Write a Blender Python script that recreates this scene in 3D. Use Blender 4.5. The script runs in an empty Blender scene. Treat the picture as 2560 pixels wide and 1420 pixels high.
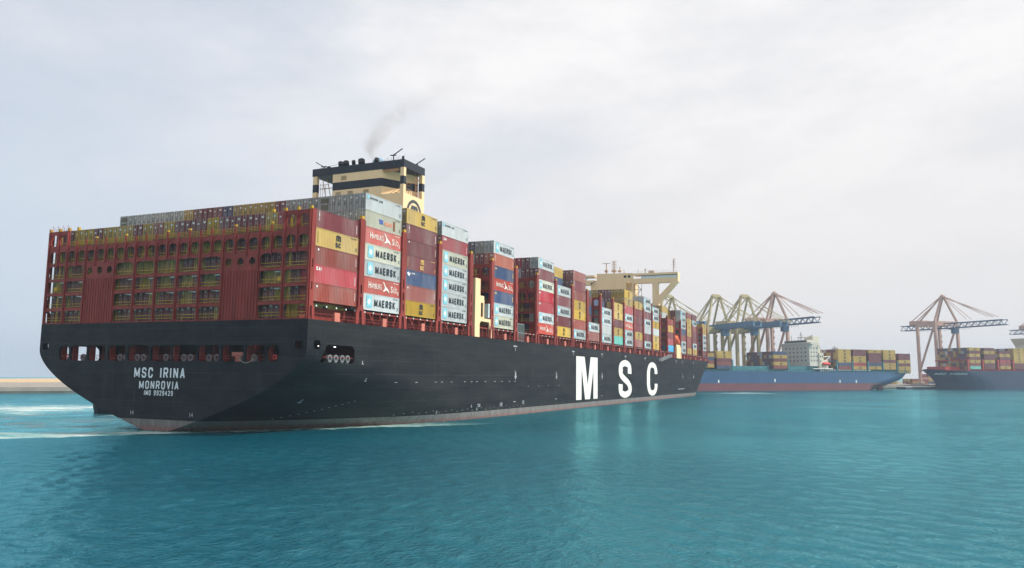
import bpy, math, random
from mathutils import Vector, Matrix, noise
from mathutils.geometry import delaunay_2d_cdt
R = math.radians
random.seed(7)
SC = bpy.context.scene
COL = SC.collection
# ------------------------------------------------------------------ camera
TH, PIT, ROL = 0.419, 0.1191, 0.0019
cd = bpy.data.cameras.new('camera'); cam = bpy.data.objects.new('camera', cd); COL.objects.link(cam)
cd.lens = 1949.15 / 2560 * 36; cd.sensor_width = 36; cd.clip_start = 0.5; cd.clip_end = 30000
fwd = Vector((math.cos(TH) * math.cos(PIT), math.sin(TH) * math.cos(PIT), math.sin(PIT)))
rt = Vector((math.sin(TH), -math.cos(TH), 0)); up = rt.cross(fwd)
M = Matrix((rt, up, -fwd)).transposed() @ Matrix.Rotation(ROL, 3, 'Z')
cam.matrix_world = Matrix.Translation((-96.7, -108.3, 9.03)) @ M.to_4x4()
SC.camera = cam
# ------------------------------------------------------------------ sun and sky
SUN = Vector((0.22, -0.71, 0.67)).normalized()
sd = bpy.data.lights.new('sun', 'SUN'); sd.energy = 5.0; sd.angle = R(3); sd.color = (1.0, 0.93, 0.84)
so = bpy.data.objects.new('sun', sd); COL.objects.link(so)
so.rotation_euler = SUN.to_track_quat('Z', 'Y').to_euler()
W = bpy.data.worlds.new('World'); SC.world = W; W.use_nodes = True
nt = W.node_tree; nt.nodes.clear(); N = nt.nodes; LK = nt.links
def nd(tree, t, **kw):
    n = tree.nodes.new(t)
    for k, v in kw.items(): setattr(n, k, v)
    return n
out = nd(nt, 'ShaderNodeOutputWorld'); bg = nd(nt, 'ShaderNodeBackground'); bg.inputs[1].default_value = 0.110
sky = nd(nt, 'ShaderNodeTexSky', sky_type='NISHITA'); sky.sun_disc = False
sky.sun_elevation = math.asin(SUN.z); sky.sun_rotation = math.atan2(SUN.x, SUN.y); sky.dust_density = 3.0; sky.air_density = 1.2
tc = nd(nt, 'ShaderNodeTexCoord')
mp = nd(nt, 'ShaderNodeMapping'); mp.inputs['Scale'].default_value = (1.0, 1.0, 2.6); mp.inputs['Location'].default_value = (0.35, 0.1, 0.2)
LK.new(tc.outputs['Generated'], mp.inputs[0])
n1 = nd(nt, 'ShaderNodeTexNoise'); n1.inputs['Scale'].default_value = 1.7; n1.inputs['Detail'].default_value = 7; n1.inputs['Roughness'].default_value = 0.55
n1.inputs['Distortion'].default_value = 0.5
LK.new(mp.outputs[0], n1.inputs['Vector'])
# cloud cover grows towards the right-hand half of the view (+X) and towards the horizon
dot = nd(nt, 'ShaderNodeVectorMath', operation='DOT_PRODUCT'); LK.new(tc.outputs['Generated'], dot.inputs[0])
dot.inputs[1].default_value = (rt.x, rt.y, 0)
sep = nd(nt, 'ShaderNodeSeparateXYZ'); LK.new(tc.outputs['Generated'], sep.inputs[0])
def mth(tree, op, a, b=None, c=None, clamp=False):
    n = tree.nodes.new('ShaderNodeMath'); n.operation = op; n.use_clamp = clamp
    for i, v in enumerate((a, b, c)):
        if v is None: continue
        if isinstance(v, (int, float)): n.inputs[i].default_value = v
        else: tree.links.new(v, n.inputs[i])
    return n.outputs[0]
a1 = mth(nt, 'MULTIPLY_ADD', dot.outputs['Value'], 0.42, n1.outputs['Fac'])
mr = nd(nt, 'ShaderNodeMapRange', interpolation_type='SMOOTHSTEP'); LK.new(a1, mr.inputs[0])
mr.inputs[1].default_value = 0.20; mr.inputs[2].default_value = 0.56; mr.inputs[3].default_value = 0.40; mr.inputs[4].default_value = 1.0
n2 = nd(nt, 'ShaderNodeTexNoise'); n2.inputs['Scale'].default_value = 3.4; n2.inputs['Detail'].default_value = 8; n2.inputs['Roughness'].default_value = 0.6
LK.new(mp.outputs[0], n2.inputs['Vector'])
cr = nd(nt, 'ShaderNodeValToRGB'); LK.new(n2.outputs['Fac'], cr.inputs[0])
cr.color_ramp.elements[0].position = 0.38; cr.color_ramp.elements[0].color = (7.6, 7.65, 7.9, 1)
cr.color_ramp.elements[1].position = 0.60; cr.color_ramp.elements[1].color = (8.95, 8.8, 8.85, 1)
# clear-sky part: the physical sky, greyed by high thin cloud
mx0 = nd(nt, 'ShaderNodeMix', data_type='RGBA'); mx0.inputs[0].default_value = 0.72
LK.new(sky.outputs[0], mx0.inputs[6]); mx0.inputs[7].default_value = (5.3, 6.3, 7.8, 1)
mx1 = nd(nt, 'ShaderNodeMix', data_type='RGBA'); LK.new(mr.outputs[0], mx1.inputs[0]); LK.new(mx0.outputs[2], mx1.inputs[6]); LK.new(cr.outputs[0], mx1.inputs[7])
hz = nd(nt, 'ShaderNodeMapRange', interpolation_type='SMOOTHSTEP'); LK.new(sep.outputs[2], hz.inputs[0])
hz.inputs[1].default_value = -0.02; hz.inputs[2].default_value = 0.42; hz.inputs[3].default_value = 1.0; hz.inputs[4].default_value = 0.0
hcol = nd(nt, 'ShaderNodeMix', data_type='RGBA')
hm = nd(nt, 'ShaderNodeMapRange'); LK.new(dot.outputs['Value'], hm.inputs[0]); hm.inputs[1].default_value = -0.6; hm.inputs[2].default_value = 0.15
LK.new(hm.outputs[0], hcol.inputs[0]); hcol.inputs[6].default_value = (5.7, 6.6, 7.7, 1); hcol.inputs[7].default_value = (7.7, 7.5, 7.5, 1)
mx2 = nd(nt, 'ShaderNodeMix', data_type='RGBA'); LK.new(hz.outputs[0], mx2.inputs[0]); LK.new(mx1.outputs[2], mx2.inputs[6]); LK.new(hcol.outputs[2], mx2.inputs[7])
LK.new(mx2.outputs[2], bg.inputs[0]); LK.new(bg.outputs[0], out.inputs[0])
SC.view_settings.view_transform = 'Standard'; SC.view_settings.look = 'None'; SC.view_settings.exposure = 0.0; SC.view_settings.gamma = 1
SC.render.engine = 'CYCLES'
SC.cycles.max_bounces = 6; SC.cycles.diffuse_bounces = 2; SC.cycles.glossy_bounces = 3; SC.cycles.transmission_bounces = 2
SC.cycles.volume_bounces = 0; SC.cycles.transparent_max_bounces = 8; SC.cycles.use_denoising = True; SC.cycles.sample_clamp_indirect = 6
SC.cycles.volume_step_rate = 2.0

# ------------------------------------------------------------------ materials
MT = {}
def mat(name, col, rough=0.5, var=0.12, scale=0.4, stretch=(1, 1, 1), objvar=0.0, rust=0.0, metallic=0.0, emit=None, rustcol=(0.16, 0.06, 0.025), dirt=0.0, spec=0.18, bump=0.0):
    if name in MT: return MT[name]
    m = bpy.data.materials.new(name); m.use_nodes = True; t = m.node_tree; L = t.links
    b = t.nodes['Principled BSDF']; b.inputs['Roughness'].default_value = rough; b.inputs['Metallic'].default_value = metallic
    b.inputs['Specular IOR Level'].default_value = spec
    if emit:
        b.inputs['Emission Color'].default_value = (*emit[0], 1); b.inputs['Emission Strength'].default_value = emit[1]
    tc = nd(t, 'ShaderNodeTexCoord'); mp = nd(t, 'ShaderNodeMapping'); mp.inputs['Scale'].default_value = stretch
    L.new(tc.outputs['Object'], mp.inputs[0])
    oi = nd(t, 'ShaderNodeObjectInfo')
    vm = nd(t, 'ShaderNodeVectorMath', operation='ADD'); L.new(mp.outputs[0], vm.inputs[0])
    sc_ = nd(t, 'ShaderNodeVectorMath', operation='SCALE'); sc_.inputs[0].default_value = (37, 91, 53); L.new(oi.outputs['Random'], sc_.inputs['Scale'])
    L.new(sc_.outputs[0], vm.inputs[1])
    ns = nd(t, 'ShaderNodeTexNoise'); ns.inputs['Scale'].default_value = scale; ns.inputs['Detail'].default_value = 6; ns.inputs['Roughness'].default_value = 0.6
    L.new(vm.outputs[0], ns.inputs['Vector'])
    mx = nd(t, 'ShaderNodeMix', data_type='RGBA')
    mr = nd(t, 'ShaderNodeMapRange'); mr.inputs[1].default_value = 0.3; mr.inputs[2].default_value = 0.7; L.new(ns.outputs['Fac'], mr.inputs[0])
    L.new(mr.outputs[0], mx.inputs[0])
    mx.inputs[6].default_value = (*[c * (1 - var) for c in col], 1)
    mx.inputs[7].default_value = (*[min(1, c * (1 + var) + var * 0.01) for c in col], 1)
    c = mx.outputs[2]
    if rust:
        r = nd(t, 'ShaderNodeTexNoise'); r.inputs['Scale'].default_value = 1.6; r.inputs['Detail'].default_value = 8; r.inputs['Roughness'].default_value = 0.75
        mp2 = nd(t, 'ShaderNodeMapping'); mp2.inputs['Scale'].default_value = (1, 1, 0.35); L.new(vm.outputs[0], mp2.inputs[0]); L.new(mp2.outputs[0], r.inputs['Vector'])
        rr = nd(t, 'ShaderNodeMapRange', interpolation_type='SMOOTHSTEP'); L.new(r.outputs['Fac'], rr.inputs[0])
        rr.inputs[1].default_value = 0.74 - rust * 0.25; rr.inputs[2].default_value = 0.80 - rust * 0.12; rr.inputs[4].default_value = min(1, 0.5 + rust * .5)
        m2 = nd(t, 'ShaderNodeMix', data_type='RGBA'); L.new(rr.outputs[0], m2.inputs[0]); L.new(c, m2.inputs[6]); m2.inputs[7].default_value = (*rustcol, 1); c = m2.outputs[2]
    if objvar and name.startswith('container_'):
        fd = nd(t, 'ShaderNodeTexNoise'); fd.inputs['Scale'].default_value = .22; fd.inputs['Detail'].default_value = 3; L.new(vm.outputs[0], fd.inputs['Vector'])
        fr_ = nd(t, 'ShaderNodeMapRange'); L.new(fd.outputs['Fac'], fr_.inputs[0]); fr_.inputs[1].default_value = .45; fr_.inputs[2].default_value = .75; fr_.inputs[4].default_value = .35
        m3 = nd(t, 'ShaderNodeMix', data_type='RGBA'); L.new(fr_.outputs[0], m3.inputs[0]); L.new(c, m3.inputs[6]); m3.inputs[7].default_value = (.33, .30, .28, 1); c = m3.outputs[2]
    if objvar:
        hs = nd(t, 'ShaderNodeHueSaturation'); L.new(c, hs.inputs['Color'])
        v = mth(t, 'MULTIPLY_ADD', oi.outputs['Random'], objvar * 2, 1 - objvar); L.new(v, hs.inputs['Value'])
        fr = mth(t, 'FRACT', mth(t, 'MULTIPLY', oi.outputs['Random'], 17.3)); L.new(mth(t, 'MULTIPLY_ADD', fr, 0.22, 0.86), hs.inputs['Saturation'])
        c = hs.outputs[0]
    L.new(c, b.inputs['Base Color'])
    if bump:
        bp = nd(t, 'ShaderNodeBump'); bp.inputs['Strength'].default_value = bump; L.new(ns.outputs['Fac'], bp.inputs['Height']); L.new(bp.outputs[0], b.inputs['Normal'])
    MT[name] = m; return m

RED = mat('structure_red_paint', (0.225, 0.034, 0.027), 0.5, 0.3, 0.6, (1, 1, .25), rust=0.3)
REDD = mat('deck_red_paint', (0.21, 0.034, 0.026), 0.55, 0.25, 1.2, rust=0.25)
PALERED = mat('pale_red_cabinet', (0.50, 0.16, 0.12), 0.5, 0.08)
YEL = mat('safety_yellow', (0.50, 0.30, 0.03), 0.5, 0.1)
BEI = mat('beige_paint', (0.78, 0.57, 0.33), 0.45, 0.06, 0.3, (1, 1, .3), rust=0.06)
BLK = mat('black_band_paint', (0.024, 0.026, 0.036), 0.4, 0.15)
SOOT = mat('sooty_steel', (0.02, 0.02, 0.022), 0.6, 0.2)
WHT = mat('white_paint', (0.78, 0.78, 0.76), 0.5, 0.04)
NAMEW = mat('name_white', (0.66, 0.68, 0.72), 0.5, 0.03)
STEEL = mat('galvanised_steel', (0.34, 0.35, 0.36), 0.4, 0.1, metallic=0.3)
GLS = mat('dark_glass', (0.03, 0.045, 0.05), 0.08, 0.1)
GLSL = mat('pale_glass', (0.55, 0.66, 0.66), 0.1, 0.15, 1.0)
DARK = mat('recess_shade', (0.02, 0.012, 0.012), 0.8, 0.2)
LAMP = mat('lamp_lit', (1, 1, 1), 0.5, 0, emit=((1, .97, .9), 6))
BLUEX = mat('exhaust_blue_steel', (0.30, 0.40, 0.50), 0.35, 0.15)
ORG = mat('lifeboat_orange', (0.75, 0.13, 0.05), 0.4, 0.08)

CC = {  # container paints
 'maroon': (0.150, 0.036, 0.042), 'brick': (0.235, 0.058, 0.046), 'yellow': (0.45, 0.29, 0.065), 'red': (0.36, 0.034, 0.048),
 'grey': (0.41, 0.43, 0.44), 'beige': (0.48, 0.465, 0.38), 'blue': (0.048, 0.072, 0.145), 'orange': (0.42, 0.115, 0.07), 'vermilion': (0.42, 0.060, 0.042),
 'teal': (0.16, 0.46, 0.40), 'sky': (0.10, 0.38, 0.62), 'silver': (0.33, 0.34, 0.34), 'olive': (0.34, 0.26, 0.05)}
RUSTY = {'grey': .25, 'beige': .4, 'silver': .55, 'yellow': .12, 'maroon': .08, 'brick': .08}
def cmat(c): return mat('container_' + c, CC[c], 0.5, 0.13, 0.6, (1, 1, .35), objvar=0.2, rust=RUSTY.get(c, .06) + .06)
def dmat(c):
    k = CC[c]; return mat('container_door_' + c, tuple(x * 0.85 for x in k), 0.5, 0.3, 1.6, (1, 1, .5), objvar=0.15, rust=min(.9, RUSTY.get(c, .06) + .25))

# ------------------------------------------------------------------ mesh helper
class MB:
    def __init__(s): s.v = []; s.f = []; s.m = []
    def quad(s, *p, mi=0):
        n = len(s.v); s.v += [tuple(q) for q in p]; s.f.append(tuple(range(n, n + len(p)))); s.m.append(mi); return s
    def box(s, x0, x1, y0, y1, z0, z1, mi=0):
        n = len(s.v)
        s.v += [(x, y, z) for z in (z0, z1) for y in (y0, y1) for x in (x0, x1)]
        for f in ((0, 2, 3, 1), (4, 5, 7, 6), (0, 1, 5, 4), (2, 6, 7, 3), (0, 4, 6, 2), (1, 3, 7, 5)):
            s.f.append(tuple(n + i for i in f)); s.m.append(mi)
        return s
    def bar(s, a, b, r, n=4, mi=0, r2=None):
        a = Vector(a); b = Vector(b); d = (b - a)
        if d.length < 1e-6: return s
        d.normalize(); u = d.orthogonal().normalized() if abs(d.z) > .99 or n > 4 else Vector((-d.y, d.x, 0)).normalized(); w = d.cross(u)
        r2 = r if r2 is None else r2; k = len(s.v); o = math.pi / n
        for c, rr in ((a, r), (b, r2)):
            for i in range(n):
                t = o + 2 * math.pi * i / n; s.v.append(tuple(c + (u * math.cos(t) + w * math.sin(t)) * rr * (1.3 if n == 4 else 1)))
        for i in range(n):
            j = (i + 1) % n; s.f.append((k + i, k + j, k + n + j, k + n + i)); s.m.append(mi)
        s.f.append(tuple(k + n - 1 - i for i in range(n))); s.f.append(tuple(k + n + i for i in range(n))); s.m += [mi, mi]
        return s
    def prism(s, poly, f0, f1, mi=0):
        """poly: 2-D points; f0/f1 map a 2-D point to its 3-D place on either face"""
        n = len(s.v); k = len(poly); s.v += [tuple(f0(*p)) for p in poly] + [tuple(f1(*p)) for p in poly]
        s.f.append(tuple(n + i for i in range(k))); s.f.append(tuple(n + 2 * k - 1 - i for i in range(k))); s.m += [mi, mi]
        for i in range(k):
            j = (i + 1) % k; s.f.append((n + i, n + k + i, n + k + j, n + j)); s.m.append(mi)
        return s
    def plate(s, outline, holes, f0, f1=None, mi=0, extra=()):
        pts = [Vector(p) for p in outline]; fc = [list(range(len(pts)))]; ed = []
        for h in holes:
            n = len(pts); pts += [Vector(p) for p in h]; fc.append(list(range(n, n + len(h))))
        for loop in fc:
            for i in range(len(loop)): ed.append((loop[i], loop[(i + 1) % len(loop)]))
        pts += [Vector(p) for p in extra]
        vv, ee, ff, *_ = delaunay_2d_cdt(pts, ed, [], 0, 1e-5)
        def ins(p, poly):
            c = False; x, y = p; j = len(poly) - 1
            for i in range(len(poly)):
                xi, yi = poly[i]; xj, yj = poly[j]
                if (yi > y) != (yj > y) and x < (xj - xi) * (y - yi) / (yj - yi) + xi: c = not c
                j = i
            return c
        bb = [(min(q[0] for q in h), max(q[0] for q in h), min(q[1] for q in h), max(q[1] for q in h)) for h in holes]
        keep = []
        for f in ff:
            c = sum((vv[i] for i in f), Vector((0, 0))) / len(f)
            if not ins(c, outline): continue
            if any(b[0] <= c[0] <= b[1] and b[2] <= c[1] <= b[3] and ins(c, h) for b, h in zip(bb, holes)): continue
            keep.append(tuple(f))
        n = len(s.v); s.v += [tuple(f0(*p)) for p in vv]
        for f in keep: s.f.append(tuple(n + i for i in f)); s.m.append(mi)
        if f1:
            k = len(s.v); s.v += [tuple(f1(*p)) for p in vv]
            for f in keep: s.f.append(tuple(k + i for i in reversed(f))); s.m.append(mi)
            cnt = {}
            for f in keep:
                for i in range(len(f)):
                    e = (f[i], f[(i + 1) % len(f)]); cnt[tuple(sorted(e))] = None if tuple(sorted(e)) in cnt else e
            for e in cnt.values():
                if e: s.f.append((n + e[0], k + e[0], k + e[1], n + e[1])); s.m.append(mi)
        return s
    def mesh(s, name, mats, smooth=False):
        me = bpy.data.meshes.new(name); me.from_pydata(s.v, [], s.f)
        for m in (mats if isinstance(mats, (list, tuple)) else [mats]): me.materials.append(m)
        me.polygons.foreach_set('material_index', s.m)
        if smooth: me.polygons.foreach_set('use_smooth', [True] * len(me.polygons))
        me.update(); return me
    def build(s, name, mats, parent=None, smooth=False):
        return link(name, s.mesh(name, mats, smooth), parent)
def link(name, me, parent=None, loc=None):
    o = bpy.data.objects.new(name, me); COL.objects.link(o)
    if parent: o.parent = parent
    if loc: o.location = loc
    return o
def tag(o, label=None, cat=None, group=None, kind=None):
    if label: o['label'] = label
    if cat: o['category'] = cat
    if group: o['group'] = group
    if kind: o['kind'] = kind
    return o
def empty(name, loc=(0, 0, 0), rz=0, rx=0):
    o = bpy.data.objects.new(name, None); COL.objects.link(o); o.location = loc; o.rotation_euler = (rx, 0, rz); return o
def rrect(x0, x1, y0, y1, r, n=4):
    r = min(r, (x1 - x0) / 2 - 1e-3, (y1 - y0) / 2 - 1e-3); p = []
    for cx, cy, a in ((x1 - r, y1 - r, 0), (x0 + r, y1 - r, 90), (x0 + r, y0 + r, 180), (x1 - r, y0 + r, 270)):
        for i in range(n + 1):
            t = R(a + 90 * i / n); p.append((cx + r * math.cos(t), cy + r * math.sin(t)))
    return p
def circ(cx, cy, r, n=14): return [(cx + r * math.cos(2 * math.pi * i / n), cy + r * math.sin(2 * math.pi * i / n)) for i in range(n)]
def interp(x, xs, ys):
    if x <= xs[0]: return ys[0]
    for i in range(1, len(xs)):
        if x <= xs[i]: return ys[i - 1] + (ys[i] - ys[i - 1]) * (x - xs[i - 1]) / (xs[i] - xs[i - 1])
    return ys[-1]
# lettering: Blender's own font turned into flat outlines, width 1 unit = letter height
_T = {}
def glyphs(body, bold=0.03, cond=1.0, space=1.0):
    key = (body, bold, cond, space)
    if key not in _T:
        cu = bpy.data.curves.new('t', 'FONT'); cu.body = body; cu.offset = bold; cu.resolution_u = 3; cu.space_character = space
        ob = bpy.data.objects.new('t', cu); COL.objects.link(ob)
        dg = bpy.context.evaluated_depsgraph_get(); me = bpy.data.meshes.new_from_object(ob.evaluated_get(dg))
        V = [(v.co.x, v.co.y) for v in me.vertices]; F = [tuple(p.vertices) for p in me.polygons]
        bpy.data.objects.remove(ob); bpy.data.curves.remove(cu); bpy.data.meshes.remove(me)
        x0 = min(v[0] for v in V); x1 = max(v[0] for v in V); y0 = min(v[1] for v in V); y1 = max(v[1] for v in V)
        h = y1 - y0
        _T[key] = ([((x - (x0 + x1) / 2) / h * cond, (y - y0) / h - .5) for x, y in V], F, (x1 - x0) / h * cond)
    return _T[key]
def put_text(mb, body, fmap, cx, cz, h, w=None, bold=0.03, cond=1.0, mi=0, space=1.0):
    V, F, tw = glyphs(body, bold, cond, space); sx = (w / tw) if w else h
    n = len(mb.v); mb.v += [tuple(fmap(cx + x * sx, cz + y * h)) for x, y in V]
    for f in F: mb.f.append(tuple(n + i for i in f)); mb.m.append(mi)

# block lettering with cut corners; strokes overlap, so each lies 1 mm proud of the one before
_O = [(.2, 0), (0, .2), (0, .8), (.2, 1), (.8, 1), (1, .8), (1, .2), (.8, 0), (.2, 0)]
GL = {'O': [_O], '0': [_O], 'I': [[(.5, 0), (.5, 1)]], 'M': [[(0, 0), (0, 1)], [(0, 1), (.5, .15)], [(.5, .15), (1, 1)], [(1, 1), (1, 0)]], 'N': [[(0, 0), (0, 1)], [(0, 1), (1, 0)], [(1, 0), (1, 1)]],
 'S': [[(1, .78), (1, .85), (.8, 1), (.2, 1), (0, .82), (0, .67), (.15, .54), (.85, .46), (1, .33), (1, .18), (.8, 0), (.2, 0), (0, .15), (0, .24)]], 'C': [[(1, .72), (1, .8), (.8, 1), (.2, 1), (0, .8), (0, .2), (.2, 0), (.8, 0), (1, .2), (1, .28)]],
 'R': [[(0, 0), (0, 1), (.8, 1), (1, .85), (1, .6), (.8, .46), (0, .46)], [(.6, .46), (1, 0)]], 'P': [[(0, 0), (0, 1), (.8, 1), (1, .85), (1, .6), (.8, .46), (0, .46)]], 'A': [[(0, 0), (.5, 1)], [(.5, 1), (1, 0)], [(.2, .28), (.8, .28)]], 'V': [[(0, 1), (.5, 0)], [(.5, 0), (1, 1)]],
 'E': [[(0, 0), (0, 1)], [(0, 1), (.95, 1)], [(0, .5), (.85, .5)], [(0, 0), (.95, 0)]], 'K': [[(0, 0), (0, 1)], [(0, .4), (1, 1)], [(.3, .6), (1, 0)]], 'L': [[(0, 1), (0, 0)], [(0, 0), (1, 0)]], 'T': [[(.5, 0), (.5, 1)], [(0, 1), (1, 1)]],
 'G': [[(1, .75), (.8, 1), (.2, 1), (0, .8), (0, .2), (.2, 0), (.8, 0), (1, .2), (1, .48), (.55, .48)]], 'U': [[(0, 1), (0, .2), (.2, 0), (.8, 0), (1, .2), (1, 1)]], 'X': [[(0, 0), (1, 1)], [(0, 1), (1, 0)]], 'D': [[(0, 0), (0, 1), (.75, 1), (1, .8), (1, .2), (.75, 0), (0, 0)]], 'H': [[(0, 0), (0, 1)], [(1, 0), (1, 1)], [(0, .5), (1, .5)]],
 '9': [[(0, .15), (.2, 0), (.8, 0), (1, .2), (1, .8), (.8, 1), (.2, 1), (0, .85), (0, .6), (.2, .45), (1, .45)]], '2': [[(0, .8), (.2, 1), (.8, 1), (1, .83), (1, .65), (0, .0), (1, 0)]], '4': [[(.75, 0), (.75, 1), (0, .3), (1, .3)]], '1': [[(.3, .8), (.55, 1), (.55, 0)]], '6': [[(1, .85), (.8, 1), (.2, 1), (0, .8), (0, .2), (.2, 0), (.8, 0), (1, .15), (1, .4), (.8, .55), (0, .55)]], '8': [_O, [(0, .5), (1, .5)]], 'm': [[(.1, 0), (.1, .85)], [(.1, .95), (.42, .95), (.55, .8), (.55, 0)], [(.55, .95), (.85, .95), (1, .8), (1, .1), (1.1, 0)]], 's': [[(.95, .95), (.1, .95), (.05, .55), (.95, .45), (.95, .05), (.05, .05)]], 'c': [[(1, .9), (.1, .95), (.0, .8), (0, .2), (.1, .05), (1, .1)]]}
def block_text(mb, body, fmap, cx, cz, h, w, stroke=.16, gap=.42, mi=0, cw=.62, step=.002):
    """fmap(x, z, depth)"""
    adv = []; x = 0
    for ch in body:
        wd_ = {' ': .45, 'I': .16, '1': .4}.get(ch, cw * (1.25 if ch == 'M' else 1)); adv.append((x, wd_)); x += wd_ + gap * cw
    tot = x - gap * cw; sx = w / tot; k = 0; sw = stroke * h
    for ch, (ax, wd_) in zip(body, adv):
        for line in GL.get(ch, []):
            P = []
            for (px_, pz_) in line:
                ex_ = px_ if ch != 'I' else .5
                lo = sw / 2 / sx; P.append(((ax + lo + ex_ * (wd_ - 2 * lo) - tot / 2) * sx, (pz_ - .5) * (h - sw)))
            for a, b_ in zip(P, P[1:]):
                dx, dz = b_[0] - a[0], b_[1] - a[1]; l = math.hypot(dx, dz) or 1; ux, uz = dx / l * sw / 2, dz / l * sw / 2; e = .42
                q = [(a[0] - ux * e - uz, a[1] - uz * e + ux), (a[0] - ux * e + uz, a[1] - uz * e - ux), (b_[0] + ux * e + uz, b_[1] + uz * e - ux), (b_[0] + ux * e - uz, b_[1] + uz * e + ux)]
                k += 1; mb.quad(*[fmap(cx + p[0], cz + p[1], (k % 9) * step) for p in q], mi=mi)
# ------------------------------------------------------------------ water
wm = bpy.data.materials.new('sea_water'); wm.use_nodes = True; t = wm.node_tree; L = t.links; t.nodes.remove(t.nodes['Principled BSDF']); b = nd(t, 'ShaderNodeBsdfDiffuse'); bgl = nd(t, 'ShaderNodeBsdfGlossy'); bgl.inputs['Color'].default_value = (.40, .94, 1.0, 1)
bfr = nd(t, 'ShaderNodeFresnel'); bfr.inputs['IOR'].default_value = 2.15; bmix = nd(t, 'ShaderNodeMixShader'); L.new(b.outputs[0], bmix.inputs[1]); L.new(bgl.outputs[0], bmix.inputs[2])
L.new(bmix.outputs[0], t.nodes['Material Output'].inputs['Surface'])
geo = nd(t, 'ShaderNodeNewGeometry')
def noise_node(scale, detail, rough, stretch=(1, 1, 1), rot=0, dist=0.0):
    m = nd(t, 'ShaderNodeMapping'); m.inputs['Scale'].default_value = stretch; m.inputs['Rotation'].default_value = (0, 0, rot)
    L.new(geo.outputs['Position'], m.inputs[0]); n = nd(t, 'ShaderNodeTexNoise'); n.inputs['Scale'].default_value = scale
    n.inputs['Detail'].default_value = detail; n.inputs['Roughness'].default_value = rough; n.inputs['Distortion'].default_value = dist
    L.new(m.outputs[0], n.inputs['Vector']); return n.outputs['Fac']
wa = noise_node(0.35, 3, .55, (1, 1.5, 1), 0.5); wb = noise_node(2.4, 4, .6, (1, 1.4, 1), 0.9, .4); wc = noise_node(0.012, 3, .5)
# calmer, paler, greener churned water behind and beside the stern (propeller wash)
sx = nd(t, 'ShaderNodeSeparateXYZ'); L.new(geo.outputs['Position'], sx.inputs[0])
wob = noise_node(0.045, 7, .78, (1, 1, 1), 0, .8)
def ss(v, lo, hi):
    m = nd(t, 'ShaderNodeMapRange', interpolation_type='SMOOTHSTEP'); L.new(v, m.inputs[0]); m.inputs[1].default_value = lo; m.inputs[2].default_value = hi; return m.outputs[0]
def lin(a, bb, c):   # a*x + b*y + c (+ wobble)
    v = mth(t, 'MULTIPLY_ADD', sx.outputs[0], a, c); return mth(t, 'MULTIPLY_ADD', sx.outputs[1], bb, v)
# near edge of the wash: line (-22,6) -> (26,-31); side u = distance beyond that line
near_d = mth(t, 'MULTIPLY_ADD', wob, 14.0, lin(0.613, 0.79, 8.7 - 7.5))
inwash = ss(near_d, 0.0, 2.2)
edge = mth(t, 'MULTIPLY', inwash, mth(t, 'SUBTRACT', 1.0, ss(near_d, 3.5, 15.0)))
alongx = mth(t, 'SUBTRACT', 1.0, ss(sx.outputs[0], 22, 48))
far_d = mth(t, 'SUBTRACT', 1.0, ss(mth(t, 'MULTIPLY_ADD', wob, 30.0, sx.outputs[0]), 70, 115))
wash = mth(t, 'MULTIPLY', mth(t, 'MULTIPLY', inwash, alongx), 1.0)
portside = ss(mth(t, 'MULTIPLY_ADD', wob, 10.0, sx.outputs[1]), 20, 36)
wash = mth(t, 'MAXIMUM', wash, mth(t, 'MULTIPLY', mth(t, 'MULTIPLY', portside, far_d), .8))
wash = mth(t, 'MULTIPLY', wash, far_d)
# foam streaks
fs = noise_node(0.10, 8, .72, (1.6, .45, 1), 0.45 + 1.3, .6); fn = noise_node(0.7, 6, .7, (1, 1, 1), 0)
band = mth(t, 'MULTIPLY_ADD', wob, 40.0, lin(0.45, 0.893, -132.0))    # foam sheet leaving the far quarter
bandm = mth(t, 'MULTIPLY', ss(band, -34, -4), mth(t, 'SUBTRACT', 1.0, ss(band, 10, 48)))
foam1 = mth(t, 'MULTIPLY', bandm, ss(mth(t, 'MULTIPLY_ADD', fn, .5, fs), .58, .86))
foam1 = mth(t, 'MULTIPLY', foam1, mth(t, 'MULTIPLY', ss(sx.outputs[1], 38, 50), mth(t, 'SUBTRACT', 1.0, ss(sx.outputs[0], 70, 95))))
foam2 = mth(t, 'MULTIPLY', mth(t, 'MULTIPLY', edge, alongx), ss(mth(t, 'MULTIPLY_ADD', fn, .6, fs), .66, .96))
bowd = mth(t, 'MULTIPLY', ss(sx.outputs[0], 335, 365), mth(t, 'MULTIPLY', ss(sx.outputs[1], -75, -55), mth(t, 'SUBTRACT', 1.0, ss(sx.outputs[1], -34, -24))))
foam3 = mth(t, 'MULTIPLY', mth(t, 'MULTIPLY', bowd, mth(t, 'SUBTRACT', 1.0, ss(sx.outputs[0], 395, 420))), ss(fs, .45, .7))
fw = noise_node(0.055, 7, .62, (1, 1, 1), .3, 1.4)
foam4 = mth(t, 'MULTIPLY', mth(t, 'MULTIPLY', wash, ss(fw, .47, .60)), .72)
foam = mth(t, 'MAXIMUM', mth(t, 'MAXIMUM', mth(t, 'MAXIMUM', foam1, foam2), foam3), foam4)
mxa = nd(t, 'ShaderNodeMix', data_type='RGBA'); L.new(ss(wc, .35, .65), mxa.inputs[0]); mxa.inputs[6].default_value = (0.0, 0.048, 0.084, 1); mxa.inputs[7].default_value = (0.0, 0.074, 0.112, 1)
mxg = nd(t, 'ShaderNodeMix', data_type='RGBA'); L.new(mth(t, 'MULTIPLY', edge, alongx), mxg.inputs[0]); L.new(mxa.outputs[2], mxg.inputs[6]); mxg.inputs[7].default_value = (0.05, 0.30, 0.24, 1)
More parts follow.
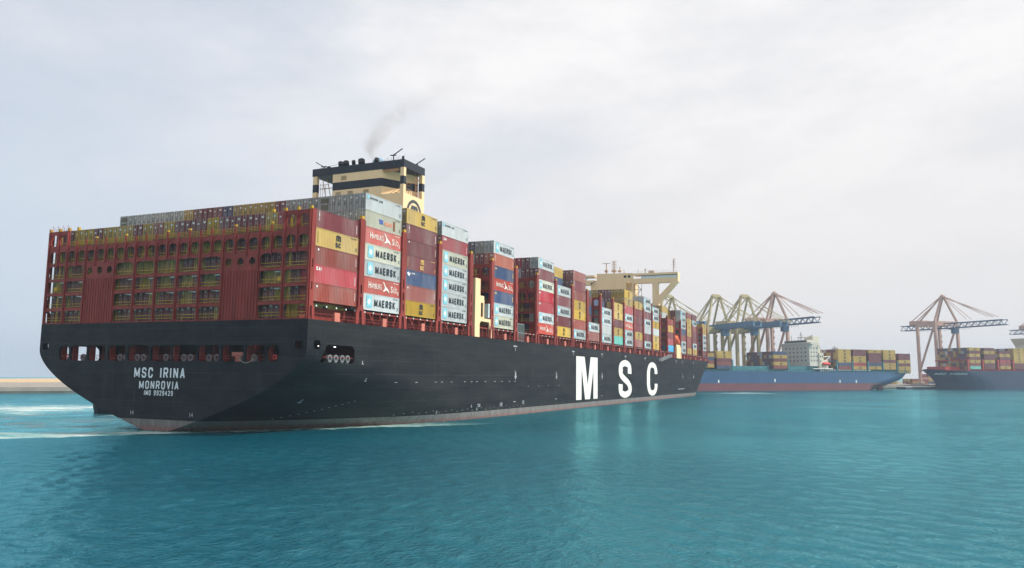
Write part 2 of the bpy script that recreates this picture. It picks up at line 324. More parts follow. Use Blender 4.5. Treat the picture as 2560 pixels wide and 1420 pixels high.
mxw = nd(t, 'ShaderNodeMix', data_type='RGBA'); L.new(mth(t, 'MULTIPLY', wash, ss(noise_node(0.07, 7, .7, (1, 1, 1), 0, 1.2), .3, .7)), mxw.inputs[0]); L.new(mxg.outputs[2], mxw.inputs[6]); mxw.inputs[7].default_value = (0.09, 0.22, 0.19, 1)
mxb = nd(t, 'ShaderNodeMix', data_type='RGBA'); L.new(foam, mxb.inputs[0]); L.new(mxw.outputs[2], mxb.inputs[6]); mxb.inputs[7].default_value = (0.55, 0.62, 0.6, 1)
L.new(mxb.outputs[2], b.inputs['Color']); L.new(mth(t, 'MULTIPLY', bfr.outputs[0], mth(t, 'SUBTRACT', 1.0, foam)), bmix.inputs[0])
L.new(mth(t, 'ADD', mth(t, 'MULTIPLY_ADD', foam, .5, .13), mth(t, 'MULTIPLY', wash, .03)), bgl.inputs['Roughness'])
hsum = mth(t, 'ADD', mth(t, 'MULTIPLY', wa, .22), mth(t, 'MULTIPLY', wb, .18))
fw0 = ss(noise_node(0.05, 6, .7, (1, 1, 1), .3, 1.0), .3, .7)
patch = ss(noise_node(0.02, 4, .6, (1, 1, 1), .4, .8), .35, .65)
wp = mth(t, 'MULTIPLY_ADD', patch, .6, .7)
amp = mth(t, 'MULTIPLY_ADD', wash, mth(t, 'MULTIPLY_ADD', fw0, 1.6, -1.35), 1.0)
bp = nd(t, 'ShaderNodeBump'); bp.inputs['Strength'].default_value = 1.0; bp.inputs['Distance'].default_value = 1.0
L.new(mth(t, 'MULTIPLY', mth(t, 'MULTIPLY', hsum, amp), wp), bp.inputs['Height']); L.new(bp.outputs[0], b.inputs['Normal']); L.new(bp.outputs[0], bgl.inputs['Normal']); L.new(bp.outputs[0], bfr.inputs['Normal'])
import numpy as np
def sea_sheet():
    """one sheet to the horizon; its rings and spokes are finest round the near shore, and carry real wave heights"""
    C0 = np.array([-96.7, -108.3]); r = [6.0]
    while r[-1] < 30: r.append(r[-1] * 1.06)
    while r[-1] < 420: r.append(r[-1] * 1.0055)
    while r[-1] < 12000: r.append(r[-1] * 1.25)
    r = np.array(r); fine = np.linspace(TH - R(46), TH + R(46), 760); coarse = np.linspace(TH + R(46), TH + R(314), 60)[1:-1]
    th_ = np.concatenate([fine, coarse]); A_, R_ = np.meshgrid(th_, r); X = C0[0] + R_ * np.cos(A_); Y = C0[1] + R_ * np.sin(A_); Z = np.zeros_like(X)
    sp_ = R_ * 0.0055; rg = np.random.default_rng(4)
    wx = X + 1.6 * np.sin(Y * .11 + 1) + 1.1 * np.sin(Y * .047 + X * .06); wy = Y + 1.4 * np.sin(X * .09 + 2) + .9 * np.sin(X * .05 - Y * .07)
    for i in range(120):
        lam = 0.42 * (4.0 / 0.42) ** rg.random(); ang = 2.3 + rg.normal() * .75; k = 2 * np.pi / lam
        amp = 0.0027 * lam ** 0.92; ph = rg.random() * 6.28
        fade = np.clip((lam / sp_ - 2.2) / 2.5, 0, 1)
        Z += amp * fade * np.sin(k * (wx * np.cos(ang) + wy * np.sin(ang)) + ph)
    gust = .75 + .35 * np.sin(X * .021 + Y * .033 + 1) * np.sin(X * .043 - Y * .017) + .2 * np.sin(X * .09 + Y * .05)
    Z *= np.clip(gust, .3, 1.3)
    d = .613 * X + .79 * Y + 5; calm = np.clip(d / 6, 0, 1) * np.clip((45 - X) / 20, 0, 1); Z *= 1 - .25 * calm
    Z = Z + .0
    Z[(R_ < 30)] *= .5; Z *= np.clip((420 - R_) / 150, 0, 1)
    V = np.stack([X, Y, Z], -1).reshape(-1, 3); nr, na = X.shape
    i, j = np.meshgrid(np.arange(nr - 1), np.arange(na), indexing='ij'); j2 = (j + 1) % na
    F = np.stack([i * na + j, (i + 1) * na + j, (i + 1) * na + j2, i * na + j2], -1).reshape(-1, 4)
    V = np.vstack([V, [[C0[0], C0[1], 0]]]); c = len(V) - 1
    T = np.stack([np.full(na, c), np.arange(na), (np.arange(na) + 1) % na], -1)
    me = bpy.data.meshes.new('water'); nv, nf, nt_ = len(V), len(F), len(T)
    me.vertices.add(nv); me.vertices.foreach_set('co', V.ravel()); li = np.concatenate([F.ravel(), T.ravel()]).astype(np.int32)
    me.loops.add(len(li)); me.loops.foreach_set('vertex_index', li); me.polygons.add(nf + nt_)
    me.polygons.foreach_set('loop_start', np.concatenate([np.arange(nf) * 4, nf * 4 + np.arange(nt_) * 3]).astype(np.int32))
    me.polygons.foreach_set('use_smooth', np.ones(nf + nt_, bool)); me.update(calc_edges=True); me.validate(); me.materials.append(wm)
    return link('water', me)
w = sea_sheet()
tag(w, kind='structure')
# seabed-side ground sheet under everything, and the sand spit
def spit():
    m = mat('sand', (0.62, 0.44, 0.23), 0.9, 0.25, 0.02); r = mat('rock_armour', (0.46, 0.34, 0.21), 0.9, 0.4, 0.25)
    mb = MB(); n = 60; rows = []
    for i in range(n + 1):
        x = 150 + i * 8.0; y = 945 - (x - 235) * 1.44 * .6 - 60
        j = noise.noise(Vector((x * .05, 1, 0)))
        base = Vector((427.0, 701.0)) + Vector((34.4, -49.7)).normalized() * (i * 12 - 420)
        nrm = Vector((49.7, 34.4)).normalized()
        prof = [(0 + j * 2, -0.5, 1), (3 + j * 2, 1.4, 1), (9, 3.1 + j * .4, 1), (14, 3.3, 0), (600, 3.7, 0), (1500, 4.6, 0)]
        rows.append([(*(base + nrm * p[0]), p[1]) for p in prof])
    for i in range(n):
        for k in range(5): mb.quad(rows[i][k], rows[i + 1][k], rows[i + 1][k + 1], rows[i][k + 1], mi=1 if k < 2 else 0)
    return mb.build('sand_spit', [m, r])
tag(spit(), kind='structure')
rk = MB()
for i in range(900):
    s = random.uniform(-300, 240); base = Vector((427.0, 701.0)) + Vector((34.4, -49.7)).normalized() * s; q = random.random()
    p = base + Vector((49.7, 34.4)).normalized() * (q * 10 - .5); r = random.uniform(.5, 1.3)
    k = len(rk.v)
    for dx, dy, dz in ((1, 0, 0), (0, 1, 0), (-1, 0, 0), (0, -1, 0), (0, 0, 1), (0, 0, -1)):
        rk.v.append((p.x + dx * r * random.uniform(.7, 1.3), p.y + dy * r * random.uniform(.7, 1.3), q * 3 + dz * r * random.uniform(.5, .9)))
    for f in ((0, 1, 4), (1, 2, 4), (2, 3, 4), (3, 0, 4), (1, 0, 5), (2, 1, 5), (3, 2, 5), (0, 3, 5)): rk.f.append(tuple(k + i2 for i2 in f)); rk.m.append(0)
tag(rk.build('armour_rocks', mat('rock', (0.50, 0.37, 0.23), .9, .5, .3)), 'tan armour rocks piled along the low sand spit', kind='stuff')

# ------------------------------------------------------------------ the big ship
HEEL = 0.0115; SHIPM = Matrix.Rotation(HEEL, 4, 'X')
ship = empty('container_ship', rx=HEEL)
tag(ship, 'huge black-hulled container ship with red lashing frames and beige funnel, seen from astern', 'container ship')
B = 30.65; DK = 18.3
_zk = lambda x: interp(x, [0, 8.5, 14, 27, 42, 56, 78], [13.6, 12.5, 11.5, 9.0, 6.1, 3.7, -1.0])
_w0 = lambda x: interp(x, [0, 5, 11.7, 17, 24, 32, 48, 66, 90], [2.6, 9.5, 14.5, 18, 21.5, 26.3, 29.6, 30.5, 30.65])
def xend(z): return 388 - 13 * (1 - max(-2, min(18.3, z)) / 18.3) ** 0.8
def xstart(z): return 343 - 49 * (1 - max(-2, min(18.3, z)) / 18.3) ** 0.9
def hb(x, z):
    if x < 100:
        zk = sum(_zk(x + d) for d in (-3, -1.5, 0, 1.5, 3)) / 5 if x > 3 else _zk(x)
        w0 = sum(_w0(x + d) for d in (-3, -1.5, 0, 1.5, 3)) / 5 if x > 3 else _w0(x)
        if z >= zk: return B
        zz = max(z, -2)
        if zk < .3: return B - (B - w0) * min(1, (zk - zz) / 2.0)
        return max(0.02, B - (B - w0) * ((zk - zz) / zk) ** 1.7)
    a, e = xstart(z), xend(z)
    if x <= a: return B
    return max(0.0, B * (1 - min(1, (x - a) / (e - a)) ** 2.2))
def xmap(xn, z):
    return xn if xn < 270 else 270 + (xn - 270) / 118 * (xend(z) - 270)
zs = [-2, -1, 0, .6, 1.2, 1.9, 2.6, 3.4, 4.3, 5.2, 6.1, 7, 8, 9, 10, 11, 12, 13, 14, 15, 16.6, DK]
xs = [0, 1, 2, 3, 4.5, 6, 8, 10, 12, 14, 16, 18, 20, 22, 24, 27, 30, 33, 36, 39, 42, 45, 48, 52, 56, 60, 65, 70, 75, 80, 85, 90, 100] + list(range(110, 280, 10)) + list(range(280, 388, 4)) + [388]
hull_m = bpy.data.materials.new('hull_paint'); hull_m.use_nodes = True; t = hull_m.node_tree; L = t.links; b = t.nodes['Principled BSDF']
b.inputs['Roughness'].default_value = .45; b.inputs['Specular IOR Level'].default_value = .07
tc = nd(t, 'ShaderNodeTexCoord'); sp = nd(t, 'ShaderNodeSeparateXYZ'); L.new(tc.outputs['Object'], sp.inputs[0])
def hn(scale, det, ro, st):
    m = nd(t, 'ShaderNodeMapping'); m.inputs['Scale'].default_value = st; L.new(tc.outputs['Object'], m.inputs[0])
    n = nd(t, 'ShaderNodeTexNoise'); n.inputs['Scale'].default_value = scale; n.inputs['Detail'].default_value = det; n.inputs['Roughness'].default_value = ro; L.new(m.outputs[0], n.inputs['Vector']); return n.outputs['Fac']
h1 = hn(.25, 6, .6, (.35, 1, 1.6)); h2 = hn(1.2, 5, .7, (1, 1, .25)); h3 = hn(.5, 8, .75, (.25, .25, 2.2))
cr = nd(t, 'ShaderNodeValToRGB'); L.new(h1, cr.inputs[0]); cr.color_ramp.elements[0].position = .3; cr.color_ramp.elements[1].position = .7
cr.color_ramp.elements[0].color = (0.011, 0.012, 0.016, 1); cr.color_ramp.elements[1].color = (0.028, 0.028, 0.029, 1)
scuf = nd(t, 'ShaderNodeMix', data_type='RGBA'); mrx = nd(t, 'ShaderNodeMapRange'); L.new(h3, mrx.inputs[0]); mrx.inputs[1].default_value = .58; mrx.inputs[2].default_value = .78; mrx.inputs[4].default_value = .5
L.new(mrx.outputs[0], scuf.inputs[0]); L.new(cr.outputs[0], scuf.inputs[6]); scuf.inputs[7].default_value = (0.060, 0.062, 0.055, 1)
bt = nd(t, 'ShaderNodeMix', data_type='RGBA')   # boot top: faded grey over pinkish red
zz = mth(t, 'MULTIPLY_ADD', h2, .8, sp.outputs[2]); mm = nd(t, 'ShaderNodeMapRange', interpolation_type='SMOOTHSTEP'); L.new(zz, mm.inputs[0]); mm.inputs[1].default_value = .9; mm.inputs[2].default_value = 1.6
L.new(mm.outputs[0], bt.inputs[0]); bt.inputs[6].default_value = (0.25, 0.14, 0.13, 1); bt.inputs[7].default_value = (0.20, 0.185, 0.18, 1)
bt2 = nd(t, 'ShaderNodeMix', data_type='RGBA', blend_type='MULTIPLY'); bt2.inputs[0].default_value = 1; L.new(bt.outputs[2], bt2.inputs[6])
rr = nd(t, 'ShaderNodeMapRange'); L.new(h2, rr.inputs[0]); rr.inputs[1].default_value = .3; rr.inputs[2].default_value = .7; rr.inputs[3].default_value = .55; rr.inputs[4].default_value = 1.1
cmb = nd(t, 'ShaderNodeCombineXYZ'); [L.new(rr.outputs[0], cmb.inputs[i]) for i in range(3)]; L.new(cmb.outputs[0], bt2.inputs[7])
fin = nd(t, 'ShaderNodeMix', data_type='RGBA'); L.new(mth(t, 'GREATER_THAN', sp.outputs[2], 1.9), fin.inputs[0]); L.new(bt2.outputs[2], fin.inputs[6]); bk = nd(t, 'ShaderNodeTexBrick'); cxz = nd(t, 'ShaderNodeCombineXYZ'); L.new(mth(t, 'ADD', sp.outputs[0], mth(t, 'MULTIPLY', sp.outputs[1], .999)), cxz.inputs[0]); L.new(sp.outputs[2], cxz.inputs[1]); L.new(cxz.outputs[0], bk.inputs['Vector'])
bk.inputs['Scale'].default_value = 1; bk.inputs['Brick Width'].default_value = 11; bk.inputs['Row Height'].default_value = 2.45; bk.inputs['Mortar Size'].default_value = .05; bk.inputs['Mortar Smooth'].default_value = .6
bk.inputs['Color1'].default_value = (1, 1, 1, 1); bk.inputs['Color2'].default_value = (.82, .84, .87, 1); bk.inputs['Mortar'].default_value = (1.7, 1.7, 1.65, 1)
pm = nd(t, 'ShaderNodeMix', data_type='RGBA', blend_type='MULTIPLY'); pm.inputs[0].default_value = 1; L.new(scuf.outputs[2], pm.inputs[6]); L.new(bk.outputs[0], pm.inputs[7])
stk = hn(1.0, 4, .6, (.9, .9, .07)); sm_ = nd(t, 'ShaderNodeMapRange'); L.new(stk, sm_.inputs[0]); sm_.inputs[1].default_value = .60; sm_.inputs[2].default_value = .85; sm_.inputs[4].default_value = .35
st2 = nd(t, 'ShaderNodeMix', data_type='RGBA'); L.new(sm_.outputs[0], st2.inputs[0]); L.new(pm.outputs[2], st2.inputs[6]); st2.inputs[7].default_value = (.085, .075, .062, 1)
L.new(st2.outputs[2], fin.inputs[7])
L.new(fin.outputs[2], b.inputs['Base Color'])
wvx = mth(t, 'SINE', mth(t, 'MULTIPLY', sp.outputs[2], 2.1)); seam = mth(t, 'GREATER_THAN', wvx, .985)
bp = nd(t, 'ShaderNodeBump'); bp.inputs['Distance'].default_value = .05; bp.inputs['Strength'].default_value = .5
L.new(mth(t, 'ADD', seam, mth(t, 'MULTIPLY', h1, .8)), bp.inputs['Height']); L.new(bp.outputs[0], b.inputs['Normal'])

hull = MB()
side_holes = [rrect(1.6, 3.3, 13.7, 15.1, .5), [(4.9, 14.3), (5.4, 14.45), (11.8, 14.45), (12.4, 13.9), (12.5, 12.2), (12.0, 11.6), (3.8, 11.7), (3.9, 12.0)]]
for sgn in (-1, 1):
    holes = side_holes
    ex = [(x, z) for x in xs for z in zs if not any(min(q[0] for q in h) - .2 < x < max(q[0] for q in h) + .2 and min(q[1] for q in h) - .2 < z < max(q[1] for q in h) + .2 for h in holes) and 0 < x < 388 and -2 < z < DK]
    ol = [(x, -2) for x in xs] + [(388, z) for z in zs[1:]] + [(x, DK) for x in reversed(xs[:-1])] + [(0, z) for z in reversed(zs[1:-1])]
    f = lambda x, z, s=sgn: (xmap(x, z), s * hb(xmap(x, z), z), z)
    hull.plate(ol, holes, f, None, extra=ex)
hull.v = [tuple(v) for v in hull.v]
ho = hull.build('hull', hull_m, ship, smooth=True)
# transom, with the row of mooring openings
wins = [(22.7, 25.3), (18.1, 22.3), (13.4, 17.8), (8.3, 12.7), (2.7, 7.8), (-2.5, 2.2), (-8.1, -2.6), (-13.0, -8.4), (-18.1, -13.5), (-22.6, -18.5), (-25.3, -22.9)]
th = [rrect(a, b_, 11.65, 14.3, .5 if 0 < i < 10 else .9) for i, (a, b_) in enumerate(wins)] + [rrect(28.3, 29.9, 13.6, 14.8, .3), rrect(-29.9, -28.3, 13.7, 14.9, .3)]
zt = [0.02 + i * (DK - .02) / 40 for i in range(41)]
tol = [(hb(0, z), z) for z in zt] + [(-hb(0, z), z) for z in reversed(zt)]
tr = MB().plate(tol, th, lambda y, z: (0, y, z), lambda y, z: (.35, y * .9995, z))
tr.build('transom', hull_m, ship)
# main deck
dk = MB(); dl = [(xmap(x, DK), hb(xmap(x, DK), DK) - .02) for x in xs]
for i in range(len(dl) - 1): dk.quad((dl[i][0] + (.36 if i == 0 else 0), -dl[i][1], DK - .05), (dl[i + 1][0], -dl[i + 1][1], DK - .05), (dl[i + 1][0], dl[i + 1][1], DK - .05), (dl[i][0] + (.36 if i == 0 else 0), dl[i][1], DK - .05))
dk.build('main_deck', REDD, ship)
# mooring deck inside the stern
md = MB().box(.4, 16, -29.2, 29.2, 11.2, 11.45).box(16, 16.3, -29.5, 29.5, 11.5, 18.0).box(.4, 16, -30, 30, 15.4, 15.6)
for a, b_ in wins: md.box(.5, 1.6, b_ - .05, b_ + .25, 11.5, 15.3)
for y in (-24, -16, -7, 3, 12, 20): md.box(5, 6.5, y, y + .4, 11.5, 15.3)
md.box(6.6, 6.8, -29, 2.4, 11.5, 15.4, mi=1).box(13.5, 13.7, 2.4, 12.5, 11.5, 15.4, mi=1).box(1.7, 15.8, -29, 12, 11.46, 11.5, mi=1).box(1.7, 15.8, -29, 12, 15.3, 15.39, mi=1)  # near-black bulkheads and sheets added, painting the shade of the interior
md.build('mooring_deck', [REDD, DARK], ship)
def chock(y, x=1.0, z=12.25, side=False):
    m = MB(); n = 12
    for i in range(n):
        a, c = 2 * math.pi * i / n, 2 * math.pi * (i + 1) / n
        for r0, r1, d0, d1 in ((.62, .36, 0, 0), (.62, .55, 0, .5), (.36, .25, 0, .5)):
            q = []
            for ang, r, d in ((a, r0, d0), (c, r0, d0), (c, r1, d1), (a, r1, d1)):
                q.append((x + r * math.cos(ang), y + d, z + r * math.sin(ang)) if side else (x + d, y + r * math.cos(ang), z + r * math.sin(ang)))
            m.quad(*q)
    (m.box(x - .35, x + .35, y + .1, y + .9, z - .9, z - .3) if side else m.box(x + .1, x + .9, y - .35, y + .35, z - .9, z - .3))
    return m.build('mooring_chock', mat('chock_grey', (.17, .18, .19), .5, .2), ship)
for y in (20.3, 10.8, 9.3, 6.6, 5.1, -.2, -4.3, -5.8, -9.9, -11.6, -17.2, -19.4): chock(y)
for x in (6.6, 8.2, 9.9, 11.4): chock(-30.1, x, 12.35, True)
lf = MB()
for y in (-24, -16.6, -10.2, -4.6, 0.5, 5.9, 9.3): lf.box(4, 5.0, y, y + .2, 14.6, 14.68)
for x in (6.4, 10.6): lf.box(x, x + .5, -27.8, -27.7, 14.3, 14.36)
lf.build('deck_lamp', LAMP, ship)
lb = MB(); put_text(lb, 'o', lambda a, z: (.6, -24 - a, z), 0, 12.4, .9, bold=.04); put_text(lb, 'o', lambda a, z: (.6, 23.7 - a, z), 0, 12.4, .9, bold=.04)
lb.build('lifebuoy', mat('lifebuoy_red', (.6, .05, .04)), ship)
rb = MB()
for z in (12.1, 12.6): rb.bar((.5, -25, z), (.5, 25, z), .035)
for i in range(40): rb.bar((.5, -25 + i * 1.28, 11.4), (.5, -25 + i * 1.28, 12.6), .03)
rb.bar((4, -30.5, 12.5), (12.2, -30.5, 12.5), .04); rb.build('mooring_rail', RED, ship)
MB().box(1.2, 2.2, -16.9, -14.6, 12.5, 13.2).box(1.3, 2.1, -16.2, -15.2, 11.5, 12.5).box(1, 2, 13.2, 14.4, 12.3, 13.1).build('winch_cabinet', PALERED, ship)
rp = MB(); pr = None
for i in range(11):
    a = i / 10; q = (-.06, -17.2 - 3.2 * a, 12.2 - 2.9 * a * (1 - a) * 1.0 * 1.05)
    if pr: rp.bar(pr, q, .05)
    pr = q
rp.build('mooring_rope', mat('rope', (.3, .26, .2)), ship)
# names on the stern
nm = MB(); fm = lambda a, z, d: (-.03 - d, -a, z)
block_text(nm, 'MSC IRINA', fm, 0.05, 9.68, 1.75, 11.7, .17)
block_text(nm, 'MONROVIA', fm, .1, 7.62, 1.38, 9.1, .17)
block_text(nm, 'IMO 9929429', fm, .15, 6.3, .85, 6.6, .17)
nm.build('stern_name', NAMEW, ship)
# MSC on the side
def strip(mb, pts, wx, wz, x0, X, z0, Z, closed=False):
    P = []; n = len(pts)
    for i in range(n):
        a = pts[max(0, i - 1)]; c = pts[min(n - 1, i + 1)]; tx, tz = (c[0] - a[0]) * X, (c[1] - a[1]) * Z; l = math.hypot(tx, tz) or 1
        nx, nz = -tz / l, tx / l; P.append((pts[i][0] * X + nx * wx / 2, pts[i][1] * Z + nz * wz / 2, pts[i][0] * X - nx * wx / 2, pts[i][1] * Z - nz * wz / 2))
    for p, q in zip(P, P[1:]): mb.quad(*[(x0 + a, -B - .03, z0 + c) for a, c in ((p[0], p[1]), (p[2], p[3]), (q[2], q[3]), (q[0], q[1]))])
def cat(pts, k=6):
    o = []; P = [pts[0]] + pts + [pts[-1]]
    for i in range(1, len(P) - 2):
        for j in range(k):
            u = j / k; a, b_, c, d = P[i - 1:i + 3]
            o.append(tuple(.5 * (2 * b_[m] + (c[m] - a[m]) * u + (2 * a[m] - 5 * b_[m] + 4 * c[m] - d[m]) * u * u + (3 * b_[m] - a[m] - 3 * c[m] + d[m]) * u ** 3) for m in (0, 1)))
    o.append(pts[-1]); return o
LW = mat('letter_white', (.72, .71, .66), .5, .05, .3, rust=.05)
big = MB()
mm_ = [(0, 0), (.235, 0), (.235, .72), (.40, 0), (.63, 0), (.79, .70), (.795, 0), (1, 0), (1, 1), (.655, 1), (.52, .34), (.375, 1), (0, 1)]
mm_[2] = (.24, .73)
big.plate([(p[0] * 20.7, p[1] * 13) for p in mm_], [], lambda x, z: (124.4 + x, -B - .03, 2.7 + z))
big.build('side_letter', LW, ship); big = MB()
strip(big, cat([(.845, .64), (.845, .74), (.78, .87), (.5, .925), (.21, .87), (.15, .73), (.2, .60), (.42, .50), (.7, .40), (.85, .28), (.82, .14), (.5, .075), (.2, .13), (.14, .25), (.14, .36)]), 5.0, 2.2, 169.3, 16.6, 2.3, 13.2)
big.build('side_letter', LW, ship); big = MB()
strip(big, cat([(.86, .65), (.85, .76), (.74, .88), (.5, .925), (.27, .87), (.155, .70), (.145, .5), (.155, .3), (.27, .13), (.5, .075), (.74, .12), (.85, .24), (.86, .35)]), 4.9, 2.1, 208.6, 17.5, 2.2, 13.3)
big.build('side_letter', LW, ship)
# small painted marks along the side
mk = MB(); fs_ = lambda x, z: (x, -hb(x, z) - .03, z)
def tri(x, z, w_, h): mk.quad(fs_(x - w_, z + h), fs_(x, z), fs_(x + w_, z + h))
def rec(x0, x1, z0, z1):
    if x1 - x0 > .45 and x0 > 0 and z1 - z0 < .3: x1 = x0 + (x1 - x0) * .6; z1 = z0 + (z1 - z0) * .75
    mk.quad(fs_(x0, z0), fs_(x1, z0), fs_(x1, z1), fs_(x0, z1))
for x in (79.3, 121.8, 149.9, 177.9, 206.1, 262.6, 276.7, 303.1): rec(x - 1.1, x + 1.1, 16.8, 17.15); rec(x - .15, x + .15, 15.8, 16.6)
for x in (79.6, 107.9, 150, 277, 303.3): rec(x - .35, x + .35, 9.4, 10.6); tri(x, 8.8, .8, .9); rec(x - .6, x + .6, 10.8, 11.0)
for x in (79.6, 108, 150): rec(x - 1.2, x + 1.2, 3.4, 3.6)
for x in (26, 33, 40.5, 43, 47, 53, 56.2, 58.8, 63, 68, 72, 76.3, 79.6): rec(x - .7, x + .7, 8.35, 8.5)
for x in (88, 95, 102, 110, 121.9, 148, 160, 178, 192, 206, 234.6, 240, 248.4): rec(x - .5, x + .5, 7.1, 7.25)
for x, z in ((14.6, 11.5), (8, 5), (58.5, 2.2), (42.2, 2.1), (55.8, 2.9), (16.8, 8.6)): rec(x, x + .9, z, z + .2); rec(x + .1, x + .3, z, z + .6)
for i in range(12): rec(8.4 + i * .9, 8.9 + i * .9, 2.1 + i * .27, 2.25 + i * .27)
for i in range(26): rec(30 + i * 2.2, 30.6 + i * 2.2, 2.2 + .2 * (i % 3), 2.32 + .2 * (i % 3))
put_text(mk, 'TUG', fs_, 59.6, 3.2, .7, 1.4); put_text(mk, '16M', fs_, 71.3, 3.1, 1.0, 1.4); put_text(mk, '18', fs_, 84.5, 3.2, 1.0, 1.2)
put_text(mk, '14', lambda a, z: (-.03, 5.7 - a, z), 0, 2.9, .7); put_text(mk, '14', lambda a, z: (-.03, -7.8 - a, z), 0, 2.9, .7)
mk.build('hull_marks', mat('mark_grey', (.30, .31, .33), .6, .3), ship)
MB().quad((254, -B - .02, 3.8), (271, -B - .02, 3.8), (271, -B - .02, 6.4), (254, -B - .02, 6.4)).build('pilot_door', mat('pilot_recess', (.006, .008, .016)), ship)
MB().box(262, 276, -31.6, -30.8, 4.0, 4.3).build('pilot_platform', STEEL, ship)

# towers and lashing bridges
TC = [0.6, 13.8, 27.3, 41.05, 55.1] + [66 + 13.9 * n for n in range(21)]
def tower_mesh(bot, s):
    m = MB()
    for s in (s,):
        ol = [(-1.3, 18.25), (-.55, 18.25), (-.3, 20.6), (.3, 20.6), (.55, 18.25), (1.3, 18.25), (1.25, 20.2), (.72, 21.3), (.72, 36.2), (.3, 36.5), (-.72, 36.5), (-.72, 21.3), (-1.25, 20.2)]
        hs = [rrect(-.2, .2, 21.5, 23.0, .2, 2), rrect(-.2, .2, 23.5, 25.1, .2, 2)] + ([rrect(-.2, .2, 25.7, 27.6, .2, 2)] if bot else [])
        m.plate(ol, hs, lambda x, z: (x, s * 30.62, z), lambda x, z: (x, s * 30.35, z))
        m.box(-.7, -.5, min(s * 30.35, s * 29.8), max(s * 30.35, s * 29.8), 21, 36.3)
        m.box(.5, .7, min(s * 30.35, s * 29.8), max(s * 30.35, s * 29.8), 21, 36.3)
    return m.mesh('tower', [RED])
def stern_frame():
    m = MB(); py = [-30.3 + 2.525 * i for i in range(25)]; hs = []
    zB, zA = (29.5, 31.8), (32.9, 35.0)
    top = [(-30.4, 18.3), (30.4, 18.3), (30.4, 35.6), (25.0, 35.6), (25.0, 32.5), (-24.9, 32.5), (-24.9, 35.6), (-30.4, 35.6)]
    for i in range(24):
        a, c = py[i] + .32, py[i + 1] - .32
        hs.append(rrect(a, c, 29.5, 31.7, .8, 4))
        if i in (0, 1, 22, 23): hs.append(rrect(a, c, 32.8, 34.9, .8, 4))
    groups = [(0, 2), (2, 4), (7, 9), (9, 11), (11, 13), (13, 15), (15, 17), (20, 22), (22, 24)]
    for g0, g1 in groups:
        a, c = py[g0] + .26, py[g1] - .26
        hs.append(rrect(a, c, 26.6, 28.95, .95 if g0 in (2, 7, 15, 20) else .6, 4))
        for z0, z1 in ((24.0, 26.1), (21.2, 23.45), (18.5, 20.65)): hs.append(rrect(a, c, z0, z1, .45, 3))
    for g in (4, 5, 6, 17, 18, 19): hs.append(circ((py[g] + py[g + 1]) / 2, 27.8, .68))
    m.plate(top, hs, lambda y, z: (.1, y, z), lambda y, z: (.28, y, z))
    return m, py
def ribs(py):
    m = MB()
    for i, y in enumerate(py):
        full = i in (0, 2, 4, 7, 9, 11, 13, 15, 17, 20, 22, 24)
        hi = 35.2 if (i <= 2 or i >= 22) else 33.5
        m.box(-.12, .08, y - .13, y + .13, 18.32 if full else 29.2 - (i % 2) * .5, hi + (.0 if i % 2 else .25))
    for p0, p1 in ((4, 7), (17, 20)):
        n = 12
        for k in range(1, n):
            y = py[p0] + (py[p1] - py[p0]) * k / n; m.box(.0, .1, y - .09, y + .09, 18.35, 26.4)
    for z in (26.35, 23.7, 20.9, 29.2, 32.3): m.box(.29, 1.2, -30.2, 30.2, z - .08, z + .06)
    return m
lb_mb, PY = stern_frame(); frame_me = lb_mb.mesh('frame_plate', RED); rib_me = ribs(PY).mesh('stiffener_ribs', RED)
rl = MB()
for z in (32.3, 29.2, 26.35, 23.7, 20.9, 18.4):
    for dz in (.55, 1.05): rl.bar((.55, -30, z + dz), (.55, 30, z + dz), .045)
for dz in (.5, 1.0): rl.bar((.15, -24.8, 32.5 + dz), (.15, 24.8, 32.5 + dz), .035)
for y in (27.6, -26.4, 27.9 - .5, -26.1): rl.bar((.5, y, 18.5), (.5, y, 34.5), .04)
for y in (27.4, -24.9): rl.box(.1, .6, y, y + .7, 24.4, 25.1)
for i in range(40): rl.bar((.55, -30 + i * 1.5, 33.4), (.55, -30 + i * 1.5, 32.3), .03)
rail_me = rl.mesh('railing', YEL)
capp = []
for i in (2, 3, 21, 22, 23, 24, 1, 0):
    y = PY[i]; capp.append(MB().box(.0, .4, y - .25, y + .25, 35.6, 36.1).mesh('guide_cap', YEL))
for i in (3, 6, 10, 12, 16, 19): capp.append(MB().box(-.1, .25, PY[i] - .22, PY[i] + .22, 33.75, 34.05).mesh('guide_cap', YEL))
lampp = []
for i in (7, 9, 11, 13, 15, 20, 22, 2):
    for z in (26.0, 23.35): lampp.append(MB().box(.5, .9, PY[i] + .9, PY[i] + 2.0, z - .12, z).mesh('frame_lamp', WHT))
tw = {(b_, s): tower_mesh(b_, s) for b_ in (False, True) for s in (-1, 1)}
wk = MB(); [wk.box(-.6, .6, -28, 28, z - .12, z + .05) for z in (18.6, 21.2, 24.0, 26.7, 29.4, 32.1)]; walk_me = wk.mesh('walkway', [RED])
cap2 = MB().box(-.35, .35, -.3, .3, 36.5, 37.0).mesh('guide_cap', YEL)
LB = []
